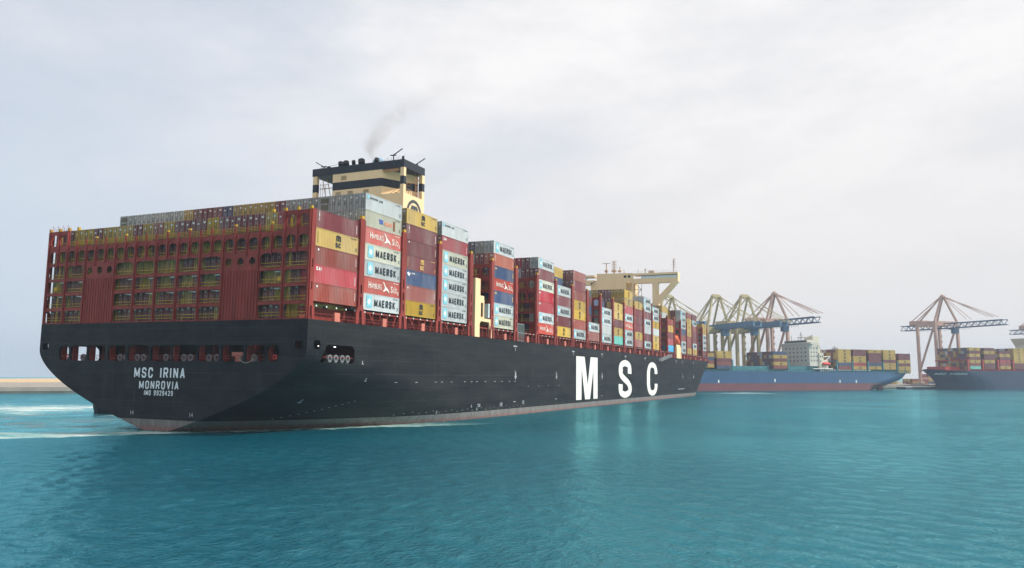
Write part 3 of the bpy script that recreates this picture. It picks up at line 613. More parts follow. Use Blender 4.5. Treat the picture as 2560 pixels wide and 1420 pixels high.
for i, x in enumerate(TC):
    lbo = empty('lashing_bridge', (x, 0, 0)); lbo.parent = ship
    if i == 0:
        for s in (-1, 1):
            m = MB(); ol = [(-.5, 18.25), (-.3, 18.25), (-.22, 20.4), (.22, 20.4), (.3, 18.25), (.9, 18.25), (.85, 20.2), (.5, 20.9), (.5, 35.7), (-.5, 35.7)]
            m.plate(ol, [rrect(-.14, .14, 22.9, 24.2, .14, 2), rrect(-.14, .14, 26.4, 27.8, .14, 2)], lambda x_, z: (x_, s * 30.62, z), lambda x_, z: (x_, s * 30.42, z))
            link('tower', m.mesh('tower', RED), lbo)
        dx = -.6
    else:
        for s in (-1, 1): link('tower', tw[(i % 2 == 0, s)], lbo)
        link('walkway', walk_me, lbo); dx = -.85
    if i in (0, 4, 5, 6, 7, 8, 10, 11, 17, 18, 19, 20, 24):
        link('frame_plate', frame_me, lbo, (dx, 0, 0)); link('stiffener_ribs', rib_me, lbo, (dx, 0, 0))
        link('railing', rail_me, lbo, (dx, 0, 0))
        if i == 0:
            for q_ in range(len(capp)): link('guide_cap', capp[q_], lbo, (dx, 0, 0))
            for q_ in range(len(lampp)): link('frame_lamp', lampp[q_], lbo, (dx, 0, 0))
    if i: link('guide_cap', cap2, lbo, (0, -30.3, 0)); link('guide_cap', cap2, lbo, (0, 30.3, 0))
rods = MB(); r5 = random.Random(5)
for z in (18.45, 21.0, 23.8, 26.45, 29.3):
    for k in range(46):
        y = -29.8 + k * 1.3 + r5.uniform(-.4, .4); q_ = r5.random(); a_ = r5.uniform(-.35, .35)
        rods.bar((.9, y, z), (1.0 + .1 * q_, y + a_, z + r5.uniform(1.2, 2.5)), .045)
        if q_ < .3: rods.box(.6, .9, y, y + r5.uniform(.2, .6), z, z + r5.uniform(.2, .7))
rods.build('lashing_rods', mat('lashing_steel', (.20, .12, .08), .6, .4, 1.0), ship)['kind'] = 'stuff'
# antennas / thin posts on the port end of the stern frame
pl = MB()
for i in range(14): pl.bar((0, 24.6 + i * .45, 35.5), (0, 24.6 + i * .45, 36.0 + .35 * (i % 3)), .03)
for i in range(9): pl.bar((0, -24.6 - i * .6, 35.5), (0, -24.6 - i * .6, 36.0 + .3 * (i % 3)), .03)
pl.build('top_posts', RED, ship)
# side passage: coaming, stanchions, rails, cabinets
sp_ = MB().box(1.2, 330, -27.9, -27.6, 18.3, 20.5).box(1.2, 330, 27.6, 27.9, 18.3, 20.5)
sp_.box(14, 345, -30.1, -28, 20.35, 20.62)
for i in range(1, 25):
    x = TC[i]
    for k in range(5): sp_.box(x + 2.2 + k * 2.3, x + 2.4 + k * 2.3, -30.0, -29.7, 18.3, 20.35)
    sp_.bar((x + 3.2, -30.2, 20.2), (x + 4.6, -30.2, 18.4), .12); sp_.bar((x + 11.6, -30.2, 20.2), (x + 10.6, -30.2, 18.4), .1)
sp_.build('hatch_coaming', REDD, ship)
rr_ = MB()
for z in (18.75, 19.3): rr_.bar((1.4, -30.5, z), (345, -30.5, z), .04)
for k in range(230): rr_.bar((1.6 + k * 1.5, -30.5, 18.2), (1.6 + k * 1.5, -30.5, 19.3), .04)
rr_.build('deck_railing', RED, ship)
cb = MB(); wl = MB()
for i in range(0, 25):
    x = TC[i]
    if i == 4: continue
    cb = MB(); cb.box(x + (6.2 if i == 0 else 7.0), x + (7.6 if i == 0 else 8.2), -30.55, -30.2, 18.3, 19.75); cb.build('deck_cabinet', PALERED, ship)
    for k in range(5): wl.box(x + 1.7 + k * 2.6, x + 1.95 + k * 2.6, -30.25, -30.12, 20.4, 20.65)
wl.build('deck_lamp', WHT, ship)

# funnel
FX0, FX1, FY = 54.0, 63.4, 13.1
fu = MB(); fu.box(FX0, FX1, -FY, FY, 18.3, 51.6)
for y0, y1 in ((-FY, -12.15), (11.75, 12.9)):
    for x0, x1 in ((FX0, FX0 + .95), (FX1 - 1.1, FX1)):
        fu.box(x0, x1, y0, y1, 51.6, 53.6).box(x0, x1, y0, y1, 55.55, 57.6)
        fu.box(x0 - .01, x1 + .01, y0 - .01, y1 + .01, 53.6, 55.55, mi=1)
def house(z0, z1, mi, g=0):
    p = [(FX0 + .02 - g, 7 + g), (FX0 + .02 - g, -7 - g), (FX1 - .4, -11.5 - g), (FX1 - .4, 11.5 + g)]
    fu.prism(p, lambda x, y: (x, y, z0), lambda x, y: (x, y, z1), mi)
house(51.6, 53.6, 0); house(53.6, 55.55, 1, .01); house(55.55, 57.6, 0)
fu.box(FX0 - .05, FX1, -FY - .02, FY, 57.6, 59.45, mi=1)
fo = fu.build('funnel_casing', [BEI, BLK], ship)
fd = MB()
for k in range(9):  # zig-zag stairs and ladders in the open corners
    fd.bar((60.5, -12.3, 51.8 + k * .65), (61.3, -12.3, 51.8 + k * .65), .05)
fd.bar((60.5, -12.3, 51.6), (60.5, -12.3, 57.6), .06).bar((61.3, -12.3, 51.6), (61.3, -12.3, 57.6), .06).bar((60.5, -12.2, 57.0), (63, -12.2, 55.8), .06)
fo_st = MB()
for y0 in (8.0, 9.4):
    fo_st.bar((55, y0, 51.6), (55, y0 + 1.4, 57), .07)
fo_st.build('ladder', mat('rusty_beige', (.36, .2, .1), .6, .3, 1.0, rust=.5), fo)
fd.bar((55, 11.5, 54.6), (55, 7.8, 54.6), .09).bar((55, 11.5, 55.6), (55, 8.8, 55.6), .05).bar((55, 11.3, 55.9), (55, 11.3, 51.6), .05).bar((55, 9.8, 55.6), (55, 9.8, 51.6), .05).bar((55, 10.6, 55.6), (55, 10.6, 51.6), .05)
for k in range(6): fd.bar((55.2 + k, -13.05, 51.6), (55.2 + k, -13.05, 52.7), .05)
fd.bar((55, -13.05, 52.7), (62.4, -13.05, 52.7), .04).bar((55, -13.05, 52.2), (62.4, -13.05, 52.2), .04)
for k in range(8):  # stair down the chamfered side
    fd.bar((55.5 + k * .55, -8.2 - k * .45, 53.4 + k * .5 - 2), (55.5 + k * .55, -9.0 - k * .45, 53.4 + k * .5 - 2), .07)
fd.bar((55.2, -8.4, 51.8), (60.2, -12, 56), .08)
fd.build('stair', mat('rusty_beige', (.36, .2, .1), .6, .3, 1.0, rust=.5), fo)
rg = MB()
cx, cz, r0, r1 = 58.85, 47.4, 3.3, 2.55; n = 36
for i in range(n):
    a, c = 2 * math.pi * i / n, 2 * math.pi * (i + 1) / n
    rg.quad(*[(cx + r * math.cos(q), -FY - .05, cz + r * math.sin(q)) for q, r in ((a, r0), (c, r0), (c, r1), (a, r1))])
block_text(rg, 'm', lambda a, z, d: (a, -FY - .06 - d, z), cx, cz + .5, 3.0, 3.4, .26, cw=1)
block_text(rg, 'sc', lambda a, z, d: (a, -FY - .06 - d, z), cx, cz - 1.7, 1.2, 2.6, .27, cw=1)
rg.build('funnel_emblem', mat('emblem_grey', (.06, .065, .07)), fo)
for y, r in ((7.2, .62), (5.6, .7), (3.4, .45), (1.1, .8)):
    m = MB(); m.bar((57, y, 59.3), (57, y - .25, 60.4), r, 12).bar((57, y - .25, 60.4), (56.2, y - .7, 61.1), r * 1.02, 12)
    m.build('exhaust_pipe', SOOT, fo, smooth=False)
m = MB().bar((57.5, -3.9, 59.4), (57.5, -3.9, 60.6), 1.65, 20).bar((57.5, -3.9, 60.6), (57.5, -3.9, 61.3), 1.65, 20, r2=1.2)
m.build('exhaust_pipe', BLUEX, fo)
MB().bar((55.6, -4.3, 60.1), (55.9, -4.3, 60.9), .55, 10).build('exhaust_pipe', SOOT, fo)
an = MB()
def radar(m, x, y, z, dy, h=1.6):
    m.bar((x, y, z), (x, y, z + h), .12).bar((x, y - .7, z + h), (x, y + .9, z + h + .1), .12).bar((x, y + .2, z + h), (x, y + dy, z + h + 1.4), .1)
for q_ in ((55, -9.5, 59.4, -2.4, 1.5), (55, 10.4, 59.3, 2.6, .8), (62.5, -11, 59.4, -2.6, .9)): a_ = MB(); radar(a_, *q_); a_.build('radar', SOOT, fo)
for k in range(12): an.bar((54.3, -12.9 + k * .5, 59.4), (54.3, -12.9 + k * .5, 60.5 - .3 * (k % 3)), .03)
an.bar((54.6, -12.4, 59.4), (54.6, -12.4, 60.3), .3, 8).bar((54.3, 12.6, 59.4), (54.3, 6, 60.1), .03)
for k in range(10): an.box(54.2 + k * .3, 54.7 + k * .3, 8.2 + k * .35, 8.7 + k * .35, 59.4, 59.7 + .3 * (k % 2))
an.build('roof_fittings', SOOT, fo)
for y, z in ((4.5, 52.1), (1.0, 52.1), (-3.5, 52.1), (3.0, 56.0)):
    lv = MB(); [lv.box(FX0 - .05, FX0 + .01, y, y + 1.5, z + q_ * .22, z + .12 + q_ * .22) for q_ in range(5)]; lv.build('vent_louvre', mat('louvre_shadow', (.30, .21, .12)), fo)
MB().box(FX0 + .2, FX0 + .6, -11.6, -7.3, 56.9, 57.55).build('duct', mat('rusty_beige', (.36, .2, .1)), fo)
# beige frame and glazed cabin in the gap beside the funnel base
bf = MB()
ol = [(57.2, 18.3), (59.6, 18.3), (59.6, 21.3), (60.2, 21.9), (64.4, 21.9), (64.8, 21.3), (64.8, 18.3), (66.1 - .1, 18.3), (66.0, 22.6), (61.8, 22.6), (61.8, 26.8), (59.7, 26.8), (59.7, 31.4), (57.2, 31.4)]
bf.plate(ol, [rrect(60.05, 61.3, 22.8, 26.1, .3)], lambda x, z: (x, -30.55, z), lambda x, z: (x, -30.2, z))
bf.box(57.2, 57.5, -30.2, -27.0, 18.3, 31.4)
bf.build('access_trunk', BEI, ship)
MB().box(57.6, 59.6, -30.1, -27, 31.0, 31.3).box(58, 63, -29.9, -29.7, 26.8, 27.8).build('trunk_platform', BEI, ship)
MB().box(64.3, 64.9, -30.7 + .3, -28.7, 22.9, 26.2).build('glazed_cabin', GLSL, ship)

# accommodation block and bridge wings
AX = 266.0
ac = MB()
ol = [(8.8, 18.3), (-9.8, 18.3), (-9.8, 55.4), (-5.2, 55.6), (-5.2, 55.75), (-9.8, 55.75), (-9.8, 59.0), (8.5, 59.4), (9.0, 55.2), (11.6, 55.1), (11.6, 18.3)]
ol = [(11.6, 18.3), (-9.8, 18.3), (-9.8, 59.0), (8.5, 59.3), (8.5, 55.2), (11.6, 55.1)]
ac.plate(ol, [rrect(-9.1, -6.2, 48, 54.8, .6), rrect(9.1, 11.0, 48, 54.7, .6)], lambda y, z: (AX, y, z), lambda y, z: (AX + .5, y, z))
ac.box(AX + .5, AX + 9, -5.9, 8.5, 18.3, 59.2).box(AX + 3, AX + 9, -9.7, -5.9, 18.3, 55)
ac.box(AX + .4, AX + 9, 8.5, 11.4, 18.3, 55)
# wings: lower bulwark, roof, gap with glazing
for s in (-1, 1):
    y0, y1 = sorted((s * 9.9, s * 31.2))
    ac.box(AX, AX + 4.5, y0, y1, 54.7, 56.2).box(AX - .1, AX + 4.8, y0, y1, 57.7, 58.7)
    ac.box(AX, AX + 4.4, *sorted((s * 30.9, s * 31.2)), 56.2, 57.7)
    # support: leg + brace
    f0 = lambda y, z: (AX, y, z); f1 = lambda y, z: (AX + 3.2, y, z)
    ol = [(s * 9.8, 54.7), (s * 9.8, 53.9), (s * 18.2, 53.9), (s * 19.0, 53.0), (s * 19.1, 18.3), (s * 22.0, 18.3), (s * 22.0, 43.9), (s * 31.2, 54.1), (s * 31.2, 54.7)]
    ac.plate(ol, [[(s * a, z) for a, z in ((21.6, 48.3), (22.8, 48.3), (27.6, 53.3), (27.2, 53.9), (22.0, 53.9), (21.5, 53.4))]], f0, f1)
ac.build('accommodation_block', BEI, ship)
wg = MB()
for s in (-1, 1):
    wg = MB(); y0, y1 = sorted((s * 13.5, s * 30.8)); wg.box(AX + .3, AX + .4, y0, y1, 56.2, 57.35)
    wg.box(AX + .25, AX + .42, y0, y1, 57.35, 57.7, mi=1); wg.build('wing_window', [GLSL, GLS], ship)
for y in (-6.4, -8.4): MB().box(AX - .03, AX, y, y + 1.3, 56.85, 58.0).build('window', GLS, ship)
wd = MB()
for k in range(24): wd.box(AX + .22, AX + .3, -13.8 - k * .72, -13.7 - k * .72, 56.2, 57.7)
for k in range(20): wd.bar((AX + .1, -10.2 - k * 1.06, 58.7), (AX + .1, -10.2 - k * 1.06, 59.7), .04)
wd.bar((AX + .1, -10, 59.7), (AX + .1, -31, 59.7), .04).bar((AX + .1, -10, 59.2), (AX + .1, -31, 59.2), .03)
wd.build('wing_mullions', WHT, ship)
MB().bar((AX + 3, 4.5, 59.2), (AX + 3, 4.5, 64.6), .2).bar((AX + 3, 2.5, 64.7), (AX + 3, 6.5, 64.7), .13).box(AX + 2.4, AX + 3.6, 3.8, 5.2, 60.3, 61.3).build('radar_mast', mat('mast_beige', (.42, .27, .17), .5, .2), ship)
ms = MB()
for y in (1.6, -.4): ms.bar((AX + 3, y, 60.2), (AX + 3, y, 66.0), .08)
ms.bar((AX + 3, .6, 59.2), (AX + 3, .6, 65.8), .22)
for z in (61.6, 62.8, 64, 65.2): ms.bar((AX + 3, -.4, z), (AX + 3, 1.6, z), .09)
MSTM = mat('mast_beige', (.42, .27, .17), .5, .2); ms.box(AX + 2, AX + 4, -.4, 1.6, 60.2, 61); ms.build('mast', MSTM, ship); ms = MB()
ms.bar((AX + 3, -2.3, 59), (AX + 3, -2.3, 62.8), .13).box(AX + 2.2, AX + 3.8, -3.1, -1.5, 60.2, 60.9)
ms.build('mast', MSTM, ship); ms = MB()
ms.bar((AX + 1, -29, 58.7), (AX + 1, -29, 65.2), .16).bar((AX + 1, -28.1, 62.6), (AX + 1, -29.9, 62.6), .08).bar((AX + 1, -28.3, 63.8), (AX + 1, -29.7, 63.8), .08)
for z in (61, 62.2, 63.4, 64.6): ms.box(AX + .8, AX + 1.2, -29.9, -29.5, z, z + .4)
ms.build('mast', MSTM, ship); ms = MB()
ms.box(AX + 1, AX + 3, -19.5, -17.0, 58.7, 60.0).bar((AX + 1, -15.4, 58.7), (AX + 1, -15.4, 61), .2).bar((AX + 1, -16, 60.3), (AX + 1, -15, 60.3), .12)
ms.bar((AX + 1, -5, 59), (AX + 1, -5, 61), .1).bar((AX + 1, -12, 58.7), (AX + 1, -12, 60.6), .1)
ms.build('roof_fittings', MSTM, ship)
st = MB()
for k in range(5):
    z = 39 + k * 3; st.bar((AX + 1.5, -10, z), (AX + 1.5, -13.6, z), .12)
    st.bar((AX + 1.5, -10.2 if k % 2 else -13.4, z), (AX + 1.5, -13.4 if k % 2 else -10.2, z + 3), .12)
for y in (-10.3, -11.9, -13.5): st.bar((AX + 1.5, y, 18.5), (AX + 1.5, y, 53.5), .08)
st.bar((AX + 1.5, -13.4, 47.5), (AX + 1.5, -18, 41), .12).bar((AX + 1.5, -14.2, 47.7), (AX + 1.5, -18.6, 42), .08).box(AX + 1, AX + 2, -19, -14, 43.2, 44.2)
st.build('outside_stair', mat('stair_brown', (.4, .24, .16), .6, .2), ship)
MB().box(264.5, 275.6, -30.6, -27, 18.3, 23.7).box(265, 275, -30.4, -30.2, 23.7, 24.6).build('deckhouse', BEI, ship)
# forecastle bulwark line and jackstaff
MB().bar((384, 0, 18), (384, 0, 27), .2).build('jackstaff', WHT, ship)
gw = MB(); a = Vector((226, -31.5, 16.1)); b_ = Vector((246.5, -31.5, 18.6))
for dz in (0, .5, 1.0): gw.bar(a + Vector((0, 0, dz)), b_ + Vector((0, 0, dz)), .06); gw.bar(a + Vector((0, -.9, dz)), b_ + Vector((0, -.9, dz)), .06)
for k in range(22):
    p = a.lerp(b_, k / 21); gw.bar(p, p + Vector((0, 0, 1)), .05); gw.bar(p, p + Vector((0, -.9, 0)), .06); gw.bar(p + Vector((0, -.9, 0)), p + Vector((0, -.9, 1)), .05)
gw.build('gangway', STEEL, ship)
gm = MB().box(81.2, 85.4, -30.3, -28, 18.3, 22.8)
gm.build('generator_housing', mat('machine_grey', (.05, .065, .06), .5, .5, 2.5), ship)
gmf = MB(); [gmf.box(81.15, 85.45, -30.36, -30.3, z, z + .12) for z in (18.4, 20.4, 22.6)]; [gmf.box(x, x + .12, -30.36, -30.3, 18.4, 22.7) for x in (81.15, 85.3)]
gmf.build('generator_frame', STEEL, ship)

# lifeboat (hangs above the deckhouse)
lbt = MB(); n, mseg = 14, 10
def lp(i, j):
    u = i / n * math.pi; r = math.sin(u) ** .55; a = 2 * math.pi * j / mseg
    return (-4.4 * math.cos(u), 1.5 * r * math.cos(a), 1.55 * r * math.sin(a) * (1.15 if math.sin(a) > 0 else .9))
for i in range(n):
    for j in range(mseg): lbt.quad(lp(i, j), lp(i + 1, j), lp(i + 1, j + 1), lp(i, j + 1))
lbt.box(-2.2, 1.2, -.7, .7, 1.4, 2.1)
lo = lbt.build('lifeboat', ORG, smooth=False)
lo.matrix_world = SHIPM @ Matrix.Translation((270.4, -29.2, 26.6)) @ Matrix.Rotation(R(18), 4, 'Y'); tag(lo, 'orange enclosed lifeboat hung over the beige deckhouse near the bow', 'lifeboat')
MB().box(-2.5, 1.5, -1.52, -1.4, .1, .35).build('rubbing_strake', mat('strake_red', (.5, .04, .03)), lo)

# tug working on the far side of the stern
tg = empty('tugboat', (47.5, 52, 0), R(-74)); tag(tg, 'dark harbour tug mostly hidden behind the far side of the stern', 'tugboat')
m = MB(); st_ = [(-15.5, 4.0), (-14, 4.9), (-8, 5.3), (4, 5.3), (11, 4.0), (14.5, 1.6), (15.5, .1)]
for (x0, b0), (x1, b1) in zip(st_, st_[1:]):
    for s_g in (-1, 1): m.quad((x0, s_g * b0 * .8, -.5), (x1, s_g * b1 * .8, -.5), (x1, s_g * b1, 2.2), (x0, s_g * b0, 2.2)); m.quad((x0, s_g * b0, 2.2), (x1, s_g * b1, 2.2), (x1, s_g * b1, 2.9 + max(0, x1) * .08), (x0, s_g * b0, 2.9 + max(0, x0) * .08))
    m.quad((x0, -b0, 2.15), (x1, -b1, 2.15), (x1, b1, 2.15), (x0, b0, 2.15))
m.quad((-15.5, -3.2, -.5), (-15.5, 3.2, -.5), (-15.5, 4, 2.9), (-15.5, -4, 2.9)); m.build('hull', mat('tug_black', (.02, .03, .035), .6, .3), tg)
fd_ = MB(); [fd_.bar((-15.7, y, 1.6), (-15.2, y, 1.6), .65, 10) for y in (-3, -1.5, 0, 1.5, 3)]; fd_.build('tyre_fenders', SOOT, tg)
MB().box(-3, 7, -3, 3, 2.2, 5.2).build('deckhouse', BEI, tg); MB().box(0, 5, -2.3, 2.3, 5.2, 8).build('wheelhouse', WHT, tg); MB().bar((2, 0, 8), (2, 0, 12), .12).build('mast', WHT, tg)
# ------------------------------------------------------------------ containers
CL, CW, CH = 11.75, 2.44, 2.89
ORD = ['', 'first', 'second', 'third', 'fourth', 'fifth', 'sixth', 'seventh', 'eighth', 'ninth', 'tenth', 'eleventh', 'twelfth', 'thirteenth', 'fourteenth', 'fifteenth', 'sixteenth', 'seventeenth', 'eighteenth', 'nineteenth', 'twentieth', 'twenty-first', 'twenty-second', 'twenty-third', 'twenty-fourth']
_cm = {}
def body_mesh(c, det):
    if (c, det) in _cm: return _cm[(c, det)]
    m = MB(); h, w_ = CH, CW / 2; f = .09
    if det:
        pit = .39; n = int((CL - 2 * f) / pit); x0 = f
        for s in (-1, 1):
            for k in range(n):
                a = x0 + k * (CL - 2 * f) / n; p = (CL - 2 * f) / n
                prof = [(a, .05), (a + p * .18, .0), (a + p * .5, .0), (a + p * .68, .05), (a + p, .05)]
                for (xa, da), (xb, db) in zip(prof, prof[1:]):
                    ya, yb = s * (w_ - .02 - da), s * (w_ - .02 - db)
                    q = [(xa, ya, .15), (xb, yb, .15), (xb, yb, h - .1), (xa, ya, h - .1)]
                    m.quad(*(q if s < 0 else q[::-1]))
    else:
        m.quad((f, -w_ + .03, .15), (CL - f, -w_ + .03, .15), (CL - f, -w_ + .03, h - .1), (f, -w_ + .03, h - .1)); m.quad((CL - f, w_ - .03, .15), (f, w_ - .03, .15), (f, w_ - .03, h - .1), (CL - f, w_ - .03, h - .1))
    m.quad((.05, w_, .1), (.05, -w_, .1), (.05, -w_, h - .1), (.05, w_, h - .1)); m.quad((CL - .05, -w_, .1), (CL - .05, w_, .1), (CL - .05, w_, h - .1), (CL - .05, -w_, h - .1))
    m.quad((0.02, -w_ + .02, h - .03), (CL - .02, -w_ + .02, h - .03), (CL - .02, w_ - .02, h - .03), (.02, w_ - .02, h - .03))
    m.quad((0.02, w_ - .02, .05), (CL - .02, w_ - .02, .05), (CL - .02, -w_ + .02, .05), (.02, -w_ + .02, .05))
    for s in (-1, 1):
        y0, y1 = sorted((s * w_, s * (w_ - .09)))
        m.box(.12, CL - .12, y0, y1, 0, .15).box(.12, CL - .12, y0, y1, h - .11, h)
        for x in (0, CL - .12): m.box(x, x + .12, min(s * w_, s * (w_ - .12)), max(s * w_, s * (w_ - .12)), 0, h)
    for x in (0, CL - .1): m.box(x, x + .1, -w_ + .12, w_ - .12, 0, .14).box(x, x + .1, -w_ + .12, w_ - .12, h - .12, h)
    _cm[(c, det)] = m.mesh('shipping_container', cmat(c)); return _cm[(c, det)]
_dm = {}
def door_mesh(c, reefer=False):
    k = (c, reefer)
    if k in _dm: return _dm[k]
    m = MB(); w_ = CW / 2
    if reefer:
        m.box(-.05, 0.04, -w_ + .1, w_ - .1, .1, CH - .1); m.box(-.09, -.05, -.8, .8, .3, 1.3, mi=1); m.box(-.09, -.05, -.9, .9, 1.6, 2.5, mi=1)
    else:
        for s in (-1, 1):
            y0, y1 = sorted((s * .03, s * (w_ - .11))); m.box(-.02, .04, y0, y1, .14, CH - .12)
            for kk in range(5): m.box(-.035, -.02, y0 + .1, y1 - .1, .35 + kk * .5, .45 + kk * .5)
            for yy in (.36, .86): m.bar((-.06, s * yy, .05), (-.06, s * yy, CH - .05), .035, mi=1)
            for zz_ in (1.15, 1.35): m.box(-.09, -.05, min(s * .36, s * .75), max(s * .36, s * .75), zz_, zz_ + .07, mi=1)
    lt = mat('door_label', (.6, .6, .56))
    if not reefer: m.box(-.045, -.04, .55, .95, 1.9, 2.2, mi=2); m.box(-.045, -.04, -.95, -.45, 2.1, 2.45, mi=2)
    _dm[k] = m.mesh('door', [dmat(c), mat('bar_' + ('dark' if c in ('yellow', 'grey', 'silver', 'beige', 'olive') else 'pale'), (.12, .11, .08) if c in ('yellow', 'grey', 'silver', 'beige', 'olive') else (.34, .26, .26), .5, .2), lt]); return _dm[k]
_lm = {}
def logo_mesh(kind):
    if kind in _lm: return _lm[kind]
    m = MB(); y = -CW / 2 - .015; f = lambda x, z: (x, y, z); f2 = lambda x, z: (x, y - .01, z); f3 = lambda x, z, d: (x, y - d, z)
    mats = []; cx, cz = CL / 2, CH / 2
    INK = mat('ink_black', (.025, .03, .04)); 
    if kind == 'star':
        mats = [mat('logo_blue', (.20, .47, .57), .5, .15), mat('logo_white', (.78, .82, .82)), INK]
        m.quad(f(1.15, .45), f(2.75, .45), f(2.75, CH - .35), f(1.15, CH - .35))
        pts = []
        for i in range(14):
            r = .78 if i % 2 == 0 else .27; t_ = math.pi / 2 + i * math.pi / 7; pts.append((1.95 + r * math.cos(t_), cz + .05 + r * math.sin(t_)))
        m.plate(pts, [], f2, mi=1); block_text(m, 'MAERSK', f3, 6.9, cz - .05, 1.35, 6.7, .215, .36, mi=2, cw=.8)
    elif kind == 'starsmall':
        mats = [mat('logo_blue', (.12, .48, .62), .5, .1), INK]; m.quad(f(.35, 1.9), f(.95, 1.9), f(.95, 2.6), f(.35, 2.6)); block_text(m, 'MAERSK LINE', f3, 3.3, 2.2, .45, 4.0, .2, mi=1)
    elif kind in ('msc_dark', 'msc_gold'):
        mats = [INK if kind == 'msc_dark' else mat('ink_gold', (.6, .38, .12))]
        block_text(m, 'm', f3, cx + .2, cz + .5, 1.1, 1.35, .26, cw=1); block_text(m, 'sc', f3, cx + .2, cz - .62, .85, 1.5, .27, .2, cw=1)
        m.quad(f(.75, .5), f(.85, .5), f(.85, 2.3), f(.75, 2.3)); 
    elif kind == 'bird':
        mats = [mat('logo_cream', (.72, .68, .62))]
        put_text(m, 'H', f, 2.0, cz + .1, 1.15, .75, bold=.01); put_text(m, 'AMBURG', f, 4.1, cz + .02, .92, 3.3, bold=.0)
        put_text(m, 'S', f, 9.0, cz - .1, 1.15, .6, bold=.01); put_text(m, 'UD', f, 10.15, cz - .2, .9, 1.3, bold=.0)
        for q in (9.8, 10.05): m.quad(f(q, cz + .42), f(q + .12, cz + .42), f(q + .12, cz + .55), f(q, cz + .55))
        m.plate([(6.0, 2.55), (6.5, 2.35), (6.95, 1.75), (7.3, 1.55), (7.9, 1.2), (8.3, .55), (7.5, 1.0), (7.1, 1.05), (6.6, .75), (6.0, .8), (6.6, 1.1), (6.75, 1.45), (6.6, 1.85)], [], f)
    elif kind == 'cai':
        mats = [mat('ink_white', (.75, .72, .7))]; block_text(m, 'CAI', f3, 1.3, 2.25, .6, 1.2, .25); [m.quad(f(11.0, .5 + k * .3), f(11.15, .5 + k * .3), f(11.15, .7 + k * .3), f(11.0, .7 + k * .3)) for k in range(5)]
    elif kind == 'plain':
        mats = [mat('ink_white', (.75, .72, .7))]; m.quad(f(.9, 2.2), f(1.2, 2.2), f(1.2, 2.5), f(.9, 2.5)); [m.quad(f(11.1, .9 + k * .22), f(11.22, .9 + k * .22), f(11.22, 1.05 + k * .22), f(11.1, 1.05 + k * .22)) for k in range(6)]
    elif kind == 'vert':
        mats = [mat('ink_white', (.75, .72, .7))]
        for k, ch in enumerate('TRITON'): put_text(m, ch, f, .95, 2.6 - k * .27, .2, .22, bold=.04)
        [m.quad(f(11.0, .6 + k * .25), f(11.14, .6 + k * .25), f(11.14, .78 + k * .25), f(11.0, .78 + k * .25)) for k in range(6)]
    elif kind == 'tex':
        mats = [mat('ink_blue', (.05, .09, .35)), mat('ink_red', (.65, .25, .16)), mat('rust_patch', (.2, .08, .035))]; put_text(m, 'TEX', f, 4.9, cz, .8, 1.5, bold=.08); put_text(m, 'GROUP', f, 7.3, cz - .1, .7, 2.6, bold=.05, mi=1); m.quad(f(8.9, .5), f(9.5, .5), f(9.5, 2.3), f(8.9, 2.3), mi=2)
    elif kind == 'swoosh':
        mats = [mat('ink_white', (.75, .72, .7))]; m.plate([(.6, 2.1), (1.0, 2.5), (1.5, 2.2), (1.9, 2.45), (1.6, 1.8), (1.1, 1.7), (.9, 2.0)], [], f); put_text(m, 'CRONOS', f, 2.9, 2.3, .25, 1.2, bold=.04)
    elif kind == 'gold_tab':
        mats = [mat('ink_gold', (.6, .38, .12))]; m.quad(f(.8, 2.1), f(1.9, 2.1), f(1.9, 2.4), f(.8, 2.4)); m.quad(f(11, .9), f(11.3, .9), f(11.3, 2.2), f(11, 2.2))
    if kind in ('star', 'msc_dark', 'bird', 'starsmall', 'msc_gold', 'tex'):
        mi_ = len(mats); mats.append(INK if kind != 'bird' and kind != 'msc_gold' else mats[0]); rr_ = random.Random(len(kind))
        for k in range(11):
            if k != 4: m.quad(f(9.6 + k * .14, CH - .42), f(9.7 + k * .14, CH - .42), f(9.7 + k * .14, CH - .27), f(9.6 + k * .14, CH - .27), mi=mi_)
        for k in range(4): m.quad(f(10.9, .5 + k * .16), f(11.2 + .12 * (k % 2), .5 + k * .16), f(11.2 + .12 * (k % 2), .58 + k * .16), f(10.9, .58 + k * .16), mi=mi_)
    _lm[kind] = m.mesh('logo', mats); return _lm[kind]
LOGO_TXT = {'star': 'blue star mark and black lettering', 'starsmall': 'small lettering at top left', 'msc_dark': 'black three-letter mark', 'msc_gold': 'gold three-letter mark', 'bird': 'white bird mark and lettering', 'cai': 'white letters at top left', 'plain': 'plain side', 'vert': 'upright white letters', 'tex': 'blue and red lettering', 'swoosh': 'small white emblem', 'gold_tab': 'small gold mark'}
CNAME = {'sky': 'light blue', 'vermilion': 'orange-red', 'brick': 'brick red', 'red': 'bright red'}
NI = [0]
def container(x, y, z, c, label, group, logo=None, door=None, det=False, door_color=None):
    o = link('shipping_container', body_mesh(c, det)); o.matrix_world = SHIPM @ Matrix.Translation((x, y, z))
    tag(o, label, 'container', group); NI[0] += 1
    if logo: link('logo', logo_mesh(logo), o)
    if door: link('door', door_mesh(door_color or c, door == 'reefer'), o)
    return o
ROWY = [29.04 - 2.525 * i for i in range(24)]   # row 0 = port side
Z0, TH_ = 20.95, 2.93
